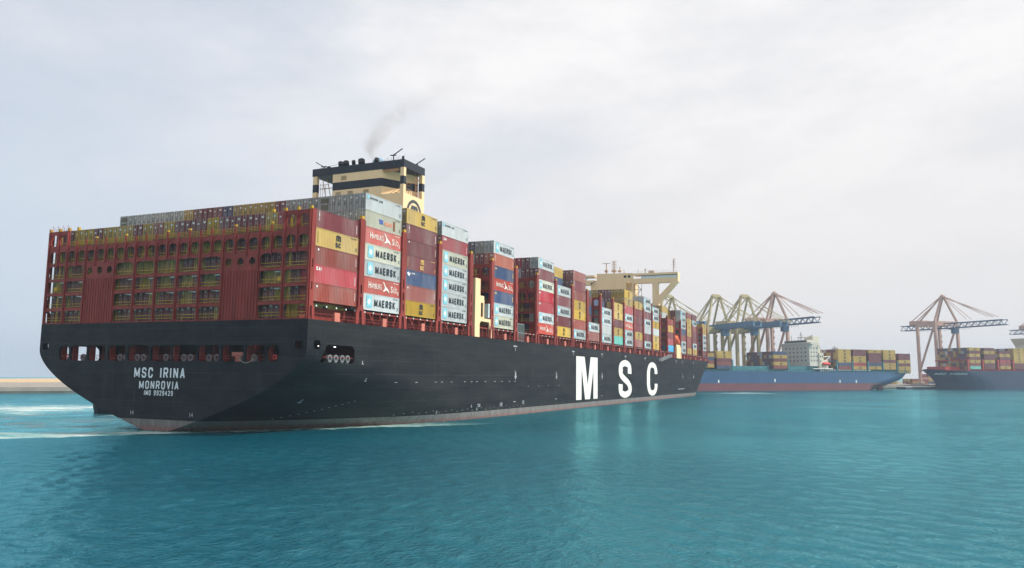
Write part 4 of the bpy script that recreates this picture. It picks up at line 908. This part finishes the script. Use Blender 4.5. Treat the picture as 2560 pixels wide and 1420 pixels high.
# side stacks, bottom tier first; (first tower, tiers, base)
S = {'m': ('maroon', 'vert'), 'b': ('brick', 'plain'), 'y': ('yellow', 'msc_dark'), 'r': ('red', 'cai'), 'M': ('grey', 'star'), 'E': ('beige', 'star'), 'H': ('vermilion', 'bird'), 'L': ('grey', 'starsmall'), 'T': ('beige', 'tex'),
     'g': ('maroon', 'msc_gold'), 'u': ('blue', 'swoosh'), 'U': ('blue', 'gold_tab'), 'o': ('orange', 'vert'), 't': ('teal', None), 's': ('sky', None), 'G': ('grey', 'plain'), 'p': ('maroon', 'plain')}
SIDES = [(0, 'brbym'), (1, 'MHMEHTL'), (2, 'ybugpmy'), (3, 'MMMMErL'), (5, 'EMUHUoM'), (7, 'HMrrEmM'), (8, 'ymMpM'), (9, 'MbyybmbZ'), (10, 'bM'), (11, 'MGMM'), (12, 'typyy'), (13, 'MMHMryy'), (14, 'bypppyZ'), (15, 'MpGMpMM'), (16, 'yyGyMM'), (18, 'srpyb')]
FAR = [(20, 'MMbuMMM'), (21, 'ybbyyyb'), (22, 'yMppbMp'), (24, 'pMMMyy')]
occ = {}
for si, (ti, tiers) in enumerate(SIDES):
    tiers = tiers.replace('Z', '')
    for k, ch in enumerate(tiers):
        c, lg = S[ch]; base = Z0 + (.3 if ti == 0 else 0)
        where = 'of the stack nearest the stern' if si == 0 else 'of the %s side stack from the stern' % ORD[si + 1]
        cn = CNAME.get(c, c); tt = LOGO_TXT.get(lg, 'unmarked side')
        lab = '%s container, %s, %s up %s' % (cn, tt.replace(' and ', ' and '), ORD[k + 1], where)
        if len(lab.split()) > 16: lab = '%s container, %s up %s' % (cn, ORD[k + 1], where)
        dr = 'door' if (ti in (1, 2, 3, 5, 7, 8, 9, 13) and k >= len(tiers) - 3) else None
        container(TC[ti] + 1.0 - (.3 if ti == 0 else 0), ROWY[23], base + k * TH_, c, lab, 'containers stacked along the starboard side', logo=lg, door=dr, det=ti < 6)
        occ[(ti, 23, k)] = 1
container(2.0, ROWY[22] + .2, 18.5, 'yellow', 'yellow container with black mark, set back on deck under the aftermost side stack', 'containers stacked along the starboard side', logo='msc_dark', det=True)
# row above the stern frame (rows counted from port)
seq0 = 'yypyyypyPypppyppppyry'
CM = {'y': 'yellow', 'p': 'maroon', 'P': 'brick', 'r': 'red', 'm': 'maroon', 'b': 'blue', 'g': 'silver', 'G': 'grey'}
for k in range(21):
    c = CM[seq0[k]]; r = k + 2
    container(1.3, ROWY[r], Z0 + .3 + 4 * TH_, c, '%s container, doors astern, %s from port in the row just above the stern frame' % (CNAME.get(c, c), ORD[k + 1]), 'containers showing over the stern frame', door='door')
seq1 = 'gGGGGGGympmbyyyypgggggg'
for k in range(23):
    c = CM[seq1[k]]
    container(TC[1] + 1.0, ROWY[k], Z0 + 6 * TH_, c, '%s container, %s from port in the topmost second-bay row astern' % (CNAME.get(c, 'rusty grey' if c == 'silver' else c), ORD[k + 1]), 'containers of the topmost second-bay row', door='reefer' if k in (0, 20) else 'door')
for k in (18, 19, 20, 21, 22):
    c = ('brick', 'maroon', 'red', 'silver', 'silver')[k - 18]
    container(TC[1] + 1.0, ROWY[k], Z0 + 5 * TH_, c, '%s container under the topmost second-bay row, %s row in from starboard' % (CNAME.get(c, c), ORD[24 - k]), 'containers under the topmost second-bay row', door='door')
# behind the stern frame
cnt = 0
rnd = random.Random(11)
for k in range(4, -1, -1):
    for r in range(24):
        if (r == 23) : continue
        if k == 4: continue
        c = rnd.choice(['maroon', 'maroon', 'maroon', 'yellow', 'yellow', 'olive', 'brick'])
        container(1.3, ROWY[r], (Z0 + .3 + k * TH_), c, '%s container behind the stern frame, %s tier up, %s row from port' % (CNAME.get(c, c), ORD[k + 1], ORD[r + 1]), 'containers behind the stern frame', door='door'); cnt += 1
for r in range(22):
    c = rnd.choice(['maroon', 'maroon', 'maroon', 'yellow', 'brick'])
    container(1.3, ROWY[r], Z0 + .3 - TH_, c, '%s container on deck behind the stern frame, lowest tier, %s row from port' % (CNAME.get(c, c), ORD[r + 1]), 'containers behind the stern frame', door='door')
for r in (0, 1): container(1.3, ROWY[r], Z0 + .3 + 4 * TH_, 'maroon', 'maroon container behind the raised port end of stern frame, %s row in' % ORD[r + 1], 'containers behind the stern frame', door='door')
# door ends seen past the lower neighbouring stacks
ENDS = [(5, 7, {22: 'ms', 21: 'sb', 20: 'rs'}), (7, 7, {22: 'pp', 21: 'gr', 20: 'gg'}), (9, 7, {22: 'pp', 21: 'yp', 20: 'yp'}), (13, 7, {22: 'yy', 21: 'pp', 20: 'pp', 19: 'yy'}), (2, 7, {22: 'py'}), (3, 7, {22: 'rg'})]
EM = {'m': 'maroon', 's': 'silver', 'b': 'blue', 'r': 'red', 'p': 'maroon', 'g': 'grey', 'y': 'yellow'}
ENDN = {5: 'the stack forward of funnel', 7: 'stack past the empty bay', 9: 'the eighth side stack', 13: 'stack behind the low stacks', 2: 'the third side stack', 3: 'the fourth side stack'}
for ti, top, d in ENDS:
    for r, cs in d.items():
        for q, ch in enumerate(cs):
            k = top - 2 + q; c = EM[ch]
            container(TC[ti] + 1.0, ROWY[r], Z0 + k * TH_, c, '%s container, %s tier, %s row in, door end at %s' % (c, ('second highest', 'top')[q], ORD[24 - r], ENDN[ti]), 'container ends seen past lower stacks', door='door'); occ[(ti, r, k)] = 1
# everything else: one mass of containers (far bays, inner rows, the two far ships)
pal = ['maroon', 'brick', 'yellow', 'red', 'grey', 'beige', 'blue', 'olive', 'teal', 'orange']
ST = MB(); stm = [mat('container_far_' + c, tuple(v_ * .78 + .22 * .12 for v_ in CC[c]), .5, .25, .15) for c in pal] + [mat('far_mark', (.03, .035, .045)), mat('far_star', (.12, .48, .62)), mat('container_far_sky', CC['sky']), mat('container_far_vermilion', CC['vermilion'])]  # paints mixed towards grey, distance haze put into the colour
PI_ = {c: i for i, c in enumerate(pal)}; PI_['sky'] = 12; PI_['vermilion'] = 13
def far_box(M, x, y, z, c, lg=None, L_=CL, H_=CH, W_=CW):
    n = len(ST.v); ST.box(x, x + L_, y - W_ / 2, y + W_ / 2, z, z + H_, mi=PI_[c])
    yy = y - W_ / 2 - .03
    if lg in ('star',):
        ST.quad((x + L_ * .1, yy, z + .5), (x + L_ * .23, yy, z + .5), (x + L_ * .23, yy, z + H_ * .88), (x + L_ * .1, yy, z + H_ * .88), mi=11)
        block_text(ST, 'MAERSK', lambda a, q, d: (a, yy - d * 3, q), x + L_ * .6, z + H_ / 2, H_ * .45, L_ * .55, .2, mi=10)
    if lg and lg.startswith('msc'):
        put_text(ST, 'm', lambda a, q: (a, yy, q), x + L_ * .52, z + H_ * .62, H_ * .32, 1.5, bold=.08, mi=10); put_text(ST, 'sc', lambda a, q: (a, yy, q), x + L_ * .52, z + H_ * .27, H_ * .27, 1.4, bold=.08, mi=10)
    for i in range(n, len(ST.v)): ST.v[i] = tuple(M @ Vector(ST.v[i]))
for ti, tiers in FAR:
    for k, ch in enumerate(tiers): far_box(SHIPM, TC[ti] + 1, ROWY[23], Z0 + k * TH_, S[ch][0], S[ch][1])
rr2 = random.Random(3)
heights = {0: 5, 1: 7, 2: 7, 3: 7, 5: 7, 7: 7, 8: 7, 9: 7, 10: 5, 11: 5, 12: 5, 13: 7, 14: 6, 15: 7, 16: 6, 18: 7, 20: 7, 21: 7, 22: 7, 23: 5, 24: 6}
def inner(ti, r, k):
    if (ti, r, k) in occ: return
    far_box(SHIPM, TC[ti] + 1, ROWY[r], Z0 + k * TH_, rr2.choice(['maroon', 'maroon', 'yellow', 'yellow', 'grey', 'blue', 'brick', 'grey'] if k > 4 else ['maroon', 'blue', 'maroon', 'olive']))  # lower tiers get only dark paints, standing in for shade behind the frames
for ti, h in heights.items():
    for r in range(0, 23):
        for k in range(h):
            if ti == 0: continue
            if ti == 1 and (k >= 6 or (k == 5 and r >= 18)): continue
            shell = (r <= 0 or r >= 20 or k >= h - 2)
            if shell: inner(ti, r, k)
# yellow block inboard of the low stack at tower 10 and dark reefers in the open bay
for k in (2, 3, 4): far_box(SHIPM, TC[10] + 1, ROWY[22] - .6, Z0 + k * TH_, 'yellow', L_=6)

# ------------------------------------------------------------------ quay frame: x along the quay, y away from the water
QO = Vector((437.6, -7.36, 0)); QR = math.atan2(-0.69976, 0.71438); QM = Matrix.Translation(QO) @ Matrix.Rotation(QR, 4, 'Z')
def qempty(name, x, y, z=0):
    o = empty(name, tuple(QM @ Vector((x, y, z))), QR); return o
CONC = mat('quay_concrete', (.30, .27, .23), .85, .25, .08)
q = MB().box(-500, 900, 38, 420, -3, 3.4).box(-500, 900, 37.4, 38, 1.2, 3.3).build('quay', CONC); q.matrix_world = QM; tag(q, kind='structure')
def crane(x0, x1, apexz, beamz, paint, truss, label, tip, wide, boomz, girder_l=3.0):
    o = qempty('gantry_crane', (x0 + x1) / 2, 45, 3.4); P = mat('crane_' + paint[0], paint[1], .5, .1, .2); Bm = mat('crane_boom_' + paint[0], paint[2], .5, .15)
    tag(o, label, 'crane', 'quayside gantry cranes'); h = (x1 - x0) / 2; bz = beamz - 3.4; az = apexz - 3.4
    for s in (-1, 1):
        for y in (0, 18): MB().box(s * h - 1.0, s * h + 1.0, y - 1.0, y + 1.0, 0, bz).build('leg', P, o)
    m = MB()
    for s in (-1, 1):
        m.box(s * h - .6, s * h + .6, .8, 17.2, 11.5, 13); m.bar((s * h, .6, bz - 3), (s * h, 17.4, 13), .7); m.box(s * h - 1.0, s * h + 1.0, 1.2, 16.8, bz - 3.6, bz)
        m.box(s * h - 1.2, s * h + 1.2, -3, 3, -.0, 1.2); m.box(s * h - 1.2, s * h + 1.2, 15, 21, 0, 1.2)
    for y in (0, 18): m.box(-h + 1.25, h - 1.25, y - .9, y + .9, bz - 4.0, bz + .1)
    for y in (0, 18): m.box(-h + .8, h - .8, y - .5, y + .5, 4.6, 6)
    m.build('portal_beam', P, o)
    a = MB(); top = [(-wide, 2, az), (wide, 2, az)]
    for s, tp in zip((-1, 1), top):
        a.bar((s * h, 0, bz), tp, .75).bar((s * h * .8, 18, bz), tp, .65).bar((s * 3, 34, bz + 1), tp, .32); a.bar((s * 3, -42, bz + 1), (tp[0], tp[1], tp[2]), .2).bar((s * 3, -46, bz + 1), (tp[0], tp[1], tp[2] - .8), .2).bar((s * 3, -22, bz + .5), tp, .2)
    a.box(-wide - 1, wide + 1, .8, 3.2, az - 1.2, az + .2).box(-wide, wide, 1.5, 2.5, az + .2, az + 1.2)
    a.build('a_frame', P, o)
    g = MB(); gz = boomz - 3.4; y0, y1 = tip - 45, 45
    for s in (-girder_l, girder_l):
        if truss:
            for z in (0, 4.0): g.bar((s, y0, gz + z), (s, y1, gz + z), .36)
            n = int((y1 - y0) / 3)
            for i in range(n): g.bar((s, y0 + i * 3, gz + (0 if i % 2 else 4)), (s, y0 + i * 3 + 3, gz + (4 if i % 2 else 0)), .2)
        else: g.box(s - .9, s + .9, y0, y1, gz, gz + 3.8)
    for i in range(16): g.bar((-girder_l, y0 + i * 6, gz + .1), (girder_l, y0 + i * 6, gz + .1), .2)
    for i in range(30): g.bar((girder_l, -20 + i * 1.9, gz), (girder_l, -20 + i * 1.9, gz - 2.0), .12)
    g.build('boom', Bm, o)
    MB().box(-2.6, 2.6, -10, -6.5, gz - 5, gz - .2).box(-1.5, 3.5, -9, -3, gz - 1.2, gz - .3).build('trolley', Bm, o)
    MB().box(-4.5, 4.5, 20, 34, gz + 4.2, gz + 8).build('machinery_house', P, o)
    s_ = MB(); [s_.bar((h + 1.2, 18, 6 + i * 5), (h + 1.2, 16.5, 6 + i * 5 + 2.5), .3) for i in range(8)]; s_.build('access_stair', P, o)
    return o
YP = ('yellow', (.44, .37, .21), (.10, .17, .26)); PP = ('pink', (.46, .30, .245), (.06, .11, .19))
crane(-1, 17, 69, 47, YP, False, 'yellow gantry crane mostly hidden behind the container ship bow', 5, 4, 44)
crane(41.5, 61, 71, 47, YP, False, 'yellow gantry crane with flat twin peak, nearer the black bow of the two', 0, 3.2, 45)
crane(68, 88, 72, 47.5, YP, False, 'yellow gantry crane with twin peak, just behind the pink pointed crane', 4, 3.2, 46)
crane(97, 116.5, 75.5, 55, PP, True, 'pink gantry crane with pointed peak above the blue ship forecastle', 2, .9, 49.5)
crane(276, 302.5, 80.5, 58, PP, True, 'lone pink gantry crane standing between the two moored ships', -9, .9, 52)
crane(420, 446, 80.5, 58, PP, True, 'gantry crane whose blue truss tail shows at the photo edge', -9, .9, 52)

def far_ship(name, label, L_, beam, dz, bowx, hullcol, boot, botcol, sternx=None, rake=9):
    o = qempty(name, 0, 0); tag(o, label, 'container ship')
    hm_ = bpy.data.materials.new(name + '_paint'); hm_.use_nodes = True; t = hm_.node_tree; b = t.nodes['Principled BSDF']; b.inputs['Roughness'].default_value = .5
    tc = nd(t, 'ShaderNodeTexCoord'); sp = nd(t, 'ShaderNodeSeparateXYZ'); t.links.new(tc.outputs['Object'], sp.inputs[0])
    ns = nd(t, 'ShaderNodeTexNoise'); ns.inputs['Scale'].default_value = .12; ns.inputs['Detail'].default_value = 6; t.links.new(tc.outputs['Object'], ns.inputs['Vector'])
    mx = nd(t, 'ShaderNodeMix', data_type='RGBA'); t.links.new(mth(t, 'GREATER_THAN', sp.outputs[2], boot), mx.inputs[0]); mx.inputs[6].default_value = (*botcol, 1); mx.inputs[7].default_value = (*hullcol, 1)
    hs = nd(t, 'ShaderNodeHueSaturation'); t.links.new(mx.outputs[2], hs.inputs['Color']); t.links.new(mth(t, 'MULTIPLY_ADD', ns.outputs['Fac'], .5, .75), hs.inputs['Value']); t.links.new(hs.outputs[0], b.inputs['Base Color'])
    return o, hm_
# blue ship: stern to the right
bs, bm = far_ship('container_ship', 'light blue container ship with red lower hull moored beyond the black bow', 240, 32, 13.4, 0, (.018, .070, .165), 5.2, (.15, .04, .05))
m = MB(); xs2 = [-60, -20, 20, 60, 100, 130, 150, 160, 168, 175, 182, 188, 193, 197, 199]; zs2 = [-1, 0, 1.5, 3, 4.5, 6, 7.5, 9, 11, 13.4]
def bhb(x, z):
    # returns half breadth, or None beyond the overhanging stern profile
    k = interp(x, [150, 165, 182, 195, 199], [-3, .5, 4.5, 8, 12.5])
    if z < k: z = k
    w_ = 16 * interp(x, [140, 165, 185, 199], [1, .97, .86, .68])
    return w_ * min(1, .45 + .55 * min(1, ((z - k) / 5.5 + .0)) ** .6) if x > 150 else w_
def bz(x, z): return max(z, interp(x, [150, 165, 182, 195, 199], [-3, .5, 4.5, 8, 12.5]))
for i in range(len(xs2) - 1):
    for k in range(len(zs2) - 1):
        for s in (-1, 1):
            m.quad(*[(x, 16 + s * bhb(x, z), bz(x, z)) for x, z in ((xs2[i], zs2[k]), (xs2[i + 1], zs2[k]), (xs2[i + 1], zs2[k + 1]), (xs2[i], zs2[k + 1]))])
m.quad(*[(199, 16 + y, z) for y, z in ((-10.9, 12.5), (10.9, 12.5), (10.9, 13.4), (-10.9, 13.4))])
for i in range(len(xs2) - 1): m.quad((xs2[i], 16 - bhb(xs2[i], 13.4), 13.38), (xs2[i + 1], 16 - bhb(xs2[i + 1], 13.4), 13.38), (xs2[i + 1], 16 + bhb(xs2[i + 1], 13.4), 13.38), (xs2[i], 16 + bhb(xs2[i], 13.4), 13.38))
m.build('hull', bm, bs)
MB().box(176, 181, 15, 17, -1, 4.6).build('rudder', mat('rudder_red', (.2, .06, .06)), bs)
TEALP = mat('teal_deck_paint', (.06, .19, .22), .6, .3, .6)
m = MB().box(-60, 196, 2.5, 29.5, 13.4, 14.6)
for x in (-1, 29.4, 77.5, 122.2, 137, 152, 166.8, 181.3): 
    m.box(x - .5, x + .5, .4, 1.2, 13.4, 21.5); m.box(x - .5, x + .5, 1.2, 31, 20.8, 21.4)
for k in range(120): m.box(-58 + k * 2.1, -57.6 + k * 2.1, .3, .7, 13.4, 15.2)
m.box(29, 62, 3, 28, 14.6, 17.2).box(80, 106, 3, 28, 13.4, 17.5)
m.build('lashing_frames', TEALP, bs)
CR = mat('cream_house', (.62, .58, .47), .6, .08); WH2 = mat('pale_grey_house', (.55, .52, .46), .6, .08)
m = MB().box(97.7, 106, 1.5, 30.5, 17.5, 34.4).box(98.2, 104.5, 4, 28, 34.4, 36.6)
m.box(97.2, 101, -.6, 32.6, 33.4, 34.6)
m.build('deckhouse', WH2, bs)
m = MB()
for z in (21, 24, 27, 30): 
    for y in range(5, 28, 4): MB().box(97.63, 97.7, y, y + 1.2, z, z + 1.1).build('window', GLS, bs)
    for x in (99, 101.5, 104): MB().box(x, x + .8, 1.43, 1.5, z, z + 1.0).build('window', GLS, bs)
MB().box(98.1, 98.2, 5, 27, 35.1, 36.1).build('wheelhouse_window', GLS, bs)
m = MB().box(106.05, 110, .8, 31, 13.4, 27.2).box(110, 116, 11, 20, 13.4, 39.6).box(106.1, 110, 4, 28, 27.2, 30.5).box(110, 114, .9, 6, 13.4, 22); m.build('funnel_house', CR, bs)
m = MB()
for x, z in ((106.6, 24), (108.4, 24), (106.6, 20.5), (108.4, 17)): m.box(x, x + .8, .72, .8, z, z + 1.1)
m.build('portholes', GLS, bs)
MB().box(99, 117, -.6, 1.4, 15.4, 15.9).box(109, 116, .5, 1, 24.2, 24.7).bar((116, .8, 24.4), (109, .8, 20), .2).build('boat_platform', WHT, bs)
m = MB().bar((100, 22, 36.6), (100, 22, 40), .3).bar((100, 12, 36.6), (100, 12, 42.5), .35).bar((100, 10.5, 40.5), (100, 13.5, 40.5), .2).bar((102, 17, 36.6), (102, 17, 39), .25).bar((113, 15, 39), (113, 15, 41), .6).bar((113, 17, 39), (113, 17, 40.6), .5).box(99, 103, 9, 15, 38.5, 38.9).bar((106.2, 1, 33), (110, 1, 24), .25)
m.build('mast', WH2, bs)
lo2 = MB(); 
for i in range(8):
    for j in range(8):
        def g_(i, j): u = i / 8 * math.pi; r = math.sin(u) ** .6; a = 2 * math.pi * j / 8; return (-3.6 * math.cos(u), 1.2 * r * math.cos(a), 1.2 * r * math.sin(a))
        lo2.quad(g_(i, j), g_(i + 1, j), g_(i + 1, j + 1), g_(i, j + 1))
l2 = lo2.build('lifeboat', mat('lifeboat_red', (.62, .06, .05))); l2.matrix_world = QM @ Matrix.Translation((111.5, -.2, 19.2)); tag(l2, 'small red lifeboat beside the cream funnel of the blue ship', 'lifeboat')
m = MB(); f = lambda x, z: (x, -.05, z)
for x, z in ((64.6, 7.2), (17, 6.6), (123.5, 6.6), (139, 6.5)): m.quad(f(x - .5, z - 1), f(x + .5, z - 1), f(x + .5, z + 1), f(x - .5, z + 1))
m.build('hull_marks', WHT, bs)
# Virginia: bow to the left
vs, vm_ = far_ship('container_ship', 'dark navy container ship with white bow name, moored at the right edge', 300, 33, 15, 0, (.006, .014, .055), -5, (.1, .03, .03))
m = MB(); xv = [0, 1.5, 3, 6, 10, 15, 21, 28, 36, 45, 60, 120]; zv = [-1, 0, 1.5, 3, 5, 7, 9, 11, 13, 15]
def vp(x, z, s):
    stem = interp(z, [-1, 1.5, 5, 9, 12, 15], [240.5, 239.3, 238, 234.5, 231, 227.5]); full = interp(z, [-1, 5, 10, 15], [58, 50, 38, 26])
    u = min(1, x / full); w_ = 16.3 * (1 - (1 - u) ** 2.3); return (stem + x * (1 if x < 60 else 1), 16.5 + s * w_, z + (1.2 * max(0, 1 - x / 14) if z == 15 else 0))
for i in range(len(xv) - 1):
    for k in range(len(zv) - 1):
        for s in (-1, 1): m.quad(*[vp(x, z, s) for x, z in ((xv[i], zv[k]), (xv[i + 1], zv[k]), (xv[i + 1], zv[k + 1]), (xv[i], zv[k + 1]))])
for i in range(len(xv) - 1): m.quad(vp(xv[i], 14.9, -1), vp(xv[i + 1], 14.9, -1), vp(xv[i + 1], 14.9, 1), vp(xv[i], 14.9, 1))
m.build('hull', vm_, vs)
m = MB()
def vfind(a, z, s=-1):
    lo, hi = 0, 60
    for _ in range(30):
        md_ = (lo + hi) / 2
        if vp(md_, z, s)[0] < a: lo = md_
        else: hi = md_
    return vp(lo, z, s)
def vf(a, z): p = vfind(a, z); return (p[0] - .12, p[1] - .12, z)
block_text(m, 'MSC VIRGINIA', lambda a, z, d: (vf(a, z)[0], vf(a, z)[1] - d * 10, z), 244.5, 12.4, 1.7, 21, .2)
m.build('bow_name', WHT, vs)
m = MB().box(262, 340, 3, 30, 15, 16.4).box(240, 256, 8, 25, 15, 18.2)
for x in (257.0, 273.5, 290.8, 308.5, 322): m.box(x - .6, x + .6, .5, 1.6, 15, 24).box(x - .6, x + .6, 1.6, 31, 23, 23.8)
for k in range(70): m.box(238 + k * 1.4, 238.2 + k * 1.4, .5, .9, 15, 16.1)
m.build('deck_frames', mat('far_red', (.42, .06, .05)), vs)
m = MB().box(313, 330, 2, 31, 16, 38).box(312, 330, -1, 34, 38, 41.5).prism([(0, 0)], lambda a, b_: (0, 0, 0), lambda a, b_: (0, 0, 0)) if False else MB().box(356, 368, 5, 28, 16, 40)
m.prism([(351.5, 43.5), (368, 43.5), (368, 33), (358, 33), (357, 37)], lambda x, z: (x, 0, z), lambda x, z: (x, 33, z))
m.build('bridge_house', CR, vs)
# cargo of the two ships
H2 = 2.42
def stack(x, rows, z, tiers, side, L_=12.2, jitter=True):
    for k in range(tiers):
        for r in range(rows):
            c = side[k] if r == 0 else rr2.choice(['yellow', 'maroon', 'yellow', 'blue', 'maroon', 'brick', 'grey', 'olive', 'maroon'])
            if 0 < r < rows - 1 and k < tiers - 1 and 0: continue
            far_box(QM, x, 1.8 + r * 2.45, z + k * (H2 + .03), c, 'msc' if (r == 0 and c == 'yellow') else None, L_, H2, 2.4)
nm_ = {'Y': 'yellow', 'M': 'maroon', 'B': 'blue', 'R': 'brick', 'G': 'red', 'T': 'teal', 'O': 'olive'}
def sd_(s): return [nm_[c] for c in s]
stack(123.5, 12, 15.4, 6, sd_('RBYYYY')); stack(138, 12, 15.4, 6, sd_('YGYYMM')); stack(153, 12, 15.4, 6, sd_('YBMMMY')); stack(167.5, 12, 15.4, 6, sd_('YYMYYY')); stack(182.5, 11, 12.9, 6, sd_('YYMYMM'))
stack(2, 12, 15.9, 4, sd_('YRBY')); stack(16.4, 12, 15.0, 5, sd_('BRMYY')); stack(64.5, 12, 15.4, 5, sd_('RYMYB')); stack(-14, 12, 15.9, 4, sd_('YMBY'))
stack(258.5, 12, 16.2, 6, sd_('TRYMYM')); stack(275, 13, 16.2, 7, sd_('MMYMMYM')); stack(293, 13, 16.4, 6, sd_('YRGMYM')); stack(309.5, 13, 16.4, 7, sd_('MMYYYYY')); stack(325, 13, 16.4, 7, sd_('MMYYYYY')); stack(258.5, 12, 31, 1, sd_('Y'))
for _ in range(60):   # yard stacks on the quay
    x = random.uniform(150, 420); y = random.uniform(90, 150)
    for k in range(random.randint(1, 4)): far_box(QM, x, y, 3.4 + k * H2, random.choice(['brick', 'olive', 'maroon', 'blue', 'beige']), None, 12.2, H2, 2.4)
so_ = ST.build('shipping_containers', stm); tag(so_, 'remaining containers of the inner rows, far bays and moored ships', 'containers', kind='stuff')
# quay buildings between the two ships
wh = qempty('warehouse', 235, 110, 3.4); tag(wh, 'low brown dockside warehouse seen between the two moored ships', 'warehouse')
MB().box(-40, 45, 0, 30, 0, 9).build('walls', mat('shed_brown', (.28, .19, .14), .8, .3, .1), wh)
MB().prism([(-1, 9), (31, 9), (15, 13)], lambda y, z: (-41, y, z), lambda y, z: (46, y, z)).build('roof', mat('shed_roof', (.42, .35, .31), .7, .2, .1), wh)
m = MB(); [m.box(-36 + k * 10, -31 + k * 10, -.1, 0, 0, 5) for k in range(8)]; m.build('loading_doors', mat('shed_door', (.12, .12, .14)), wh)
bt_ = qempty('work_barge', 232, 20, 0); tag(bt_, 'low barge with white edge lying between the blue and navy ships', 'barge')
MB().box(-22, 16, 0, 9, -.5, 1.9).build('hull', mat('barge_black', (.05, .06, .07)), bt_); MB().box(-22.2, 16.2, -.15, 9.1, 1.9, 2.3).build('bulwark', WHT, bt_)
MB().box(-8, -2, 2, 7, 2.3, 5).box(4, 7, 3, 6, 2.3, 4).build('cabin', mat('barge_cabin', (.3, .22, .2)), bt_)
for i, (x, lab) in enumerate(((37, 'tall floodlight mast on the quay behind the yellow crane legs'), (212, 'tall floodlight mast on the quay above the blue ship stern stacks'))):
    p = qempty('light_mast', x, 95, 3.4); tag(p, lab, 'light mast', 'quay floodlight masts'); MB().bar((0, 0, 0), (0, 0, 32 if i == 0 else 34), .4, 6).build('pole', STEEL, p); MB().box(-3, 3, -.4, .4, 31, 32.4).build('lamp_head', STEEL, p)

# ------------------------------------------------------------------ smoke from the funnel
sm = MB().box(52, 64, -34, 3, 60.5, 86)
smo = sm.build('smoke', None or mat('tmp', (1, 1, 1))); smm = bpy.data.materials.new('smoke_volume'); smm.use_nodes = True; t = smm.node_tree; t.nodes.clear(); L = t.links
o_ = nd(t, 'ShaderNodeOutputMaterial'); pv = nd(t, 'ShaderNodeVolumePrincipled'); L.new(pv.outputs[0], o_.inputs['Volume']); pv.inputs['Color'].default_value = (.97, .955, .92, 1)
tc = nd(t, 'ShaderNodeTexCoord'); sp = nd(t, 'ShaderNodeSeparateXYZ'); L.new(tc.outputs['Object'], sp.inputs[0])
fc = nd(t, 'ShaderNodeFloatCurve'); zn = mth(t, 'DIVIDE', mth(t, 'SUBTRACT', sp.outputs[2], 60.5), 25.0); L.new(zn, fc.inputs['Value'])
c = fc.mapping.curves[0]; c.points[0].location = (0, .10); c.points[1].location = (1, .95)
for p in ((.12, .02), (.26, .07), (.40, .18), (.52, .38), (.62, .62)): c.points.new(*p)
fc.mapping.update()
nz = nd(t, 'ShaderNodeTexNoise'); nz.inputs['Scale'].default_value = .30; nz.inputs['Detail'].default_value = 5; nz.inputs['Distortion'].default_value = .8; L.new(tc.outputs['Object'], nz.inputs['Vector'])
yc = mth(t, 'MULTIPLY_ADD', fc.outputs[0], -30.0, -1.4)
dy = mth(t, 'ABSOLUTE', mth(t, 'ADD', mth(t, 'SUBTRACT', sp.outputs[1], yc), mth(t, 'MULTIPLY_ADD', nz.outputs['Fac'], 6.0, -3.0)))
dx = mth(t, 'ABSOLUTE', mth(t, 'SUBTRACT', sp.outputs[0], 57.8))
dd = mth(t, 'SQRT', mth(t, 'ADD', mth(t, 'MULTIPLY', dx, dx), mth(t, 'MULTIPLY', dy, dy)))
rad = mth(t, 'MULTIPLY_ADD', zn, 6.5, 1.5)
fall = mth(t, 'SUBTRACT', 1.0, mth(t, 'DIVIDE', dd, rad), clamp=True)
dens = mth(t, 'MULTIPLY', mth(t, 'MULTIPLY', fall, mth(t, 'POWER', nz.outputs['Fac'], 2.0)), mth(t, 'POWER', mth(t, 'SUBTRACT', 1.0, zn, clamp=True), 3.0))
L.new(mth(t, 'MULTIPLY', dens, 2.6), pv.inputs['Density'])
smo.data.materials.clear(); smo.data.materials.append(smm); tag(smo, 'thin brownish exhaust smoke drifting up from the funnel', kind='stuff')
# ------------------------------------------------------------------ haze
hz_ = MB().box(-400, 2600, -1500, 2400, -4, 96).build('haze', mat('tmp2', (1, 1, 1))); hzm = bpy.data.materials.new('haze_air'); hzm.use_nodes = True; t = hzm.node_tree; t.nodes.clear()
o_ = nd(t, 'ShaderNodeOutputMaterial'); pv = nd(t, 'ShaderNodeVolumePrincipled'); t.links.new(pv.outputs[0], o_.inputs['Volume'])
pv.inputs['Color'].default_value = (.62, .78, .94, 1); pv.inputs['Density'].default_value = 0.00023; pv.inputs['Anisotropy'].default_value = 0.2
hz_.data.materials.clear(); hz_.data.materials.append(hzm); tag(hz_, 'thin pale blue haze over the harbour', kind='stuff')
print('individual containers', NI[0])
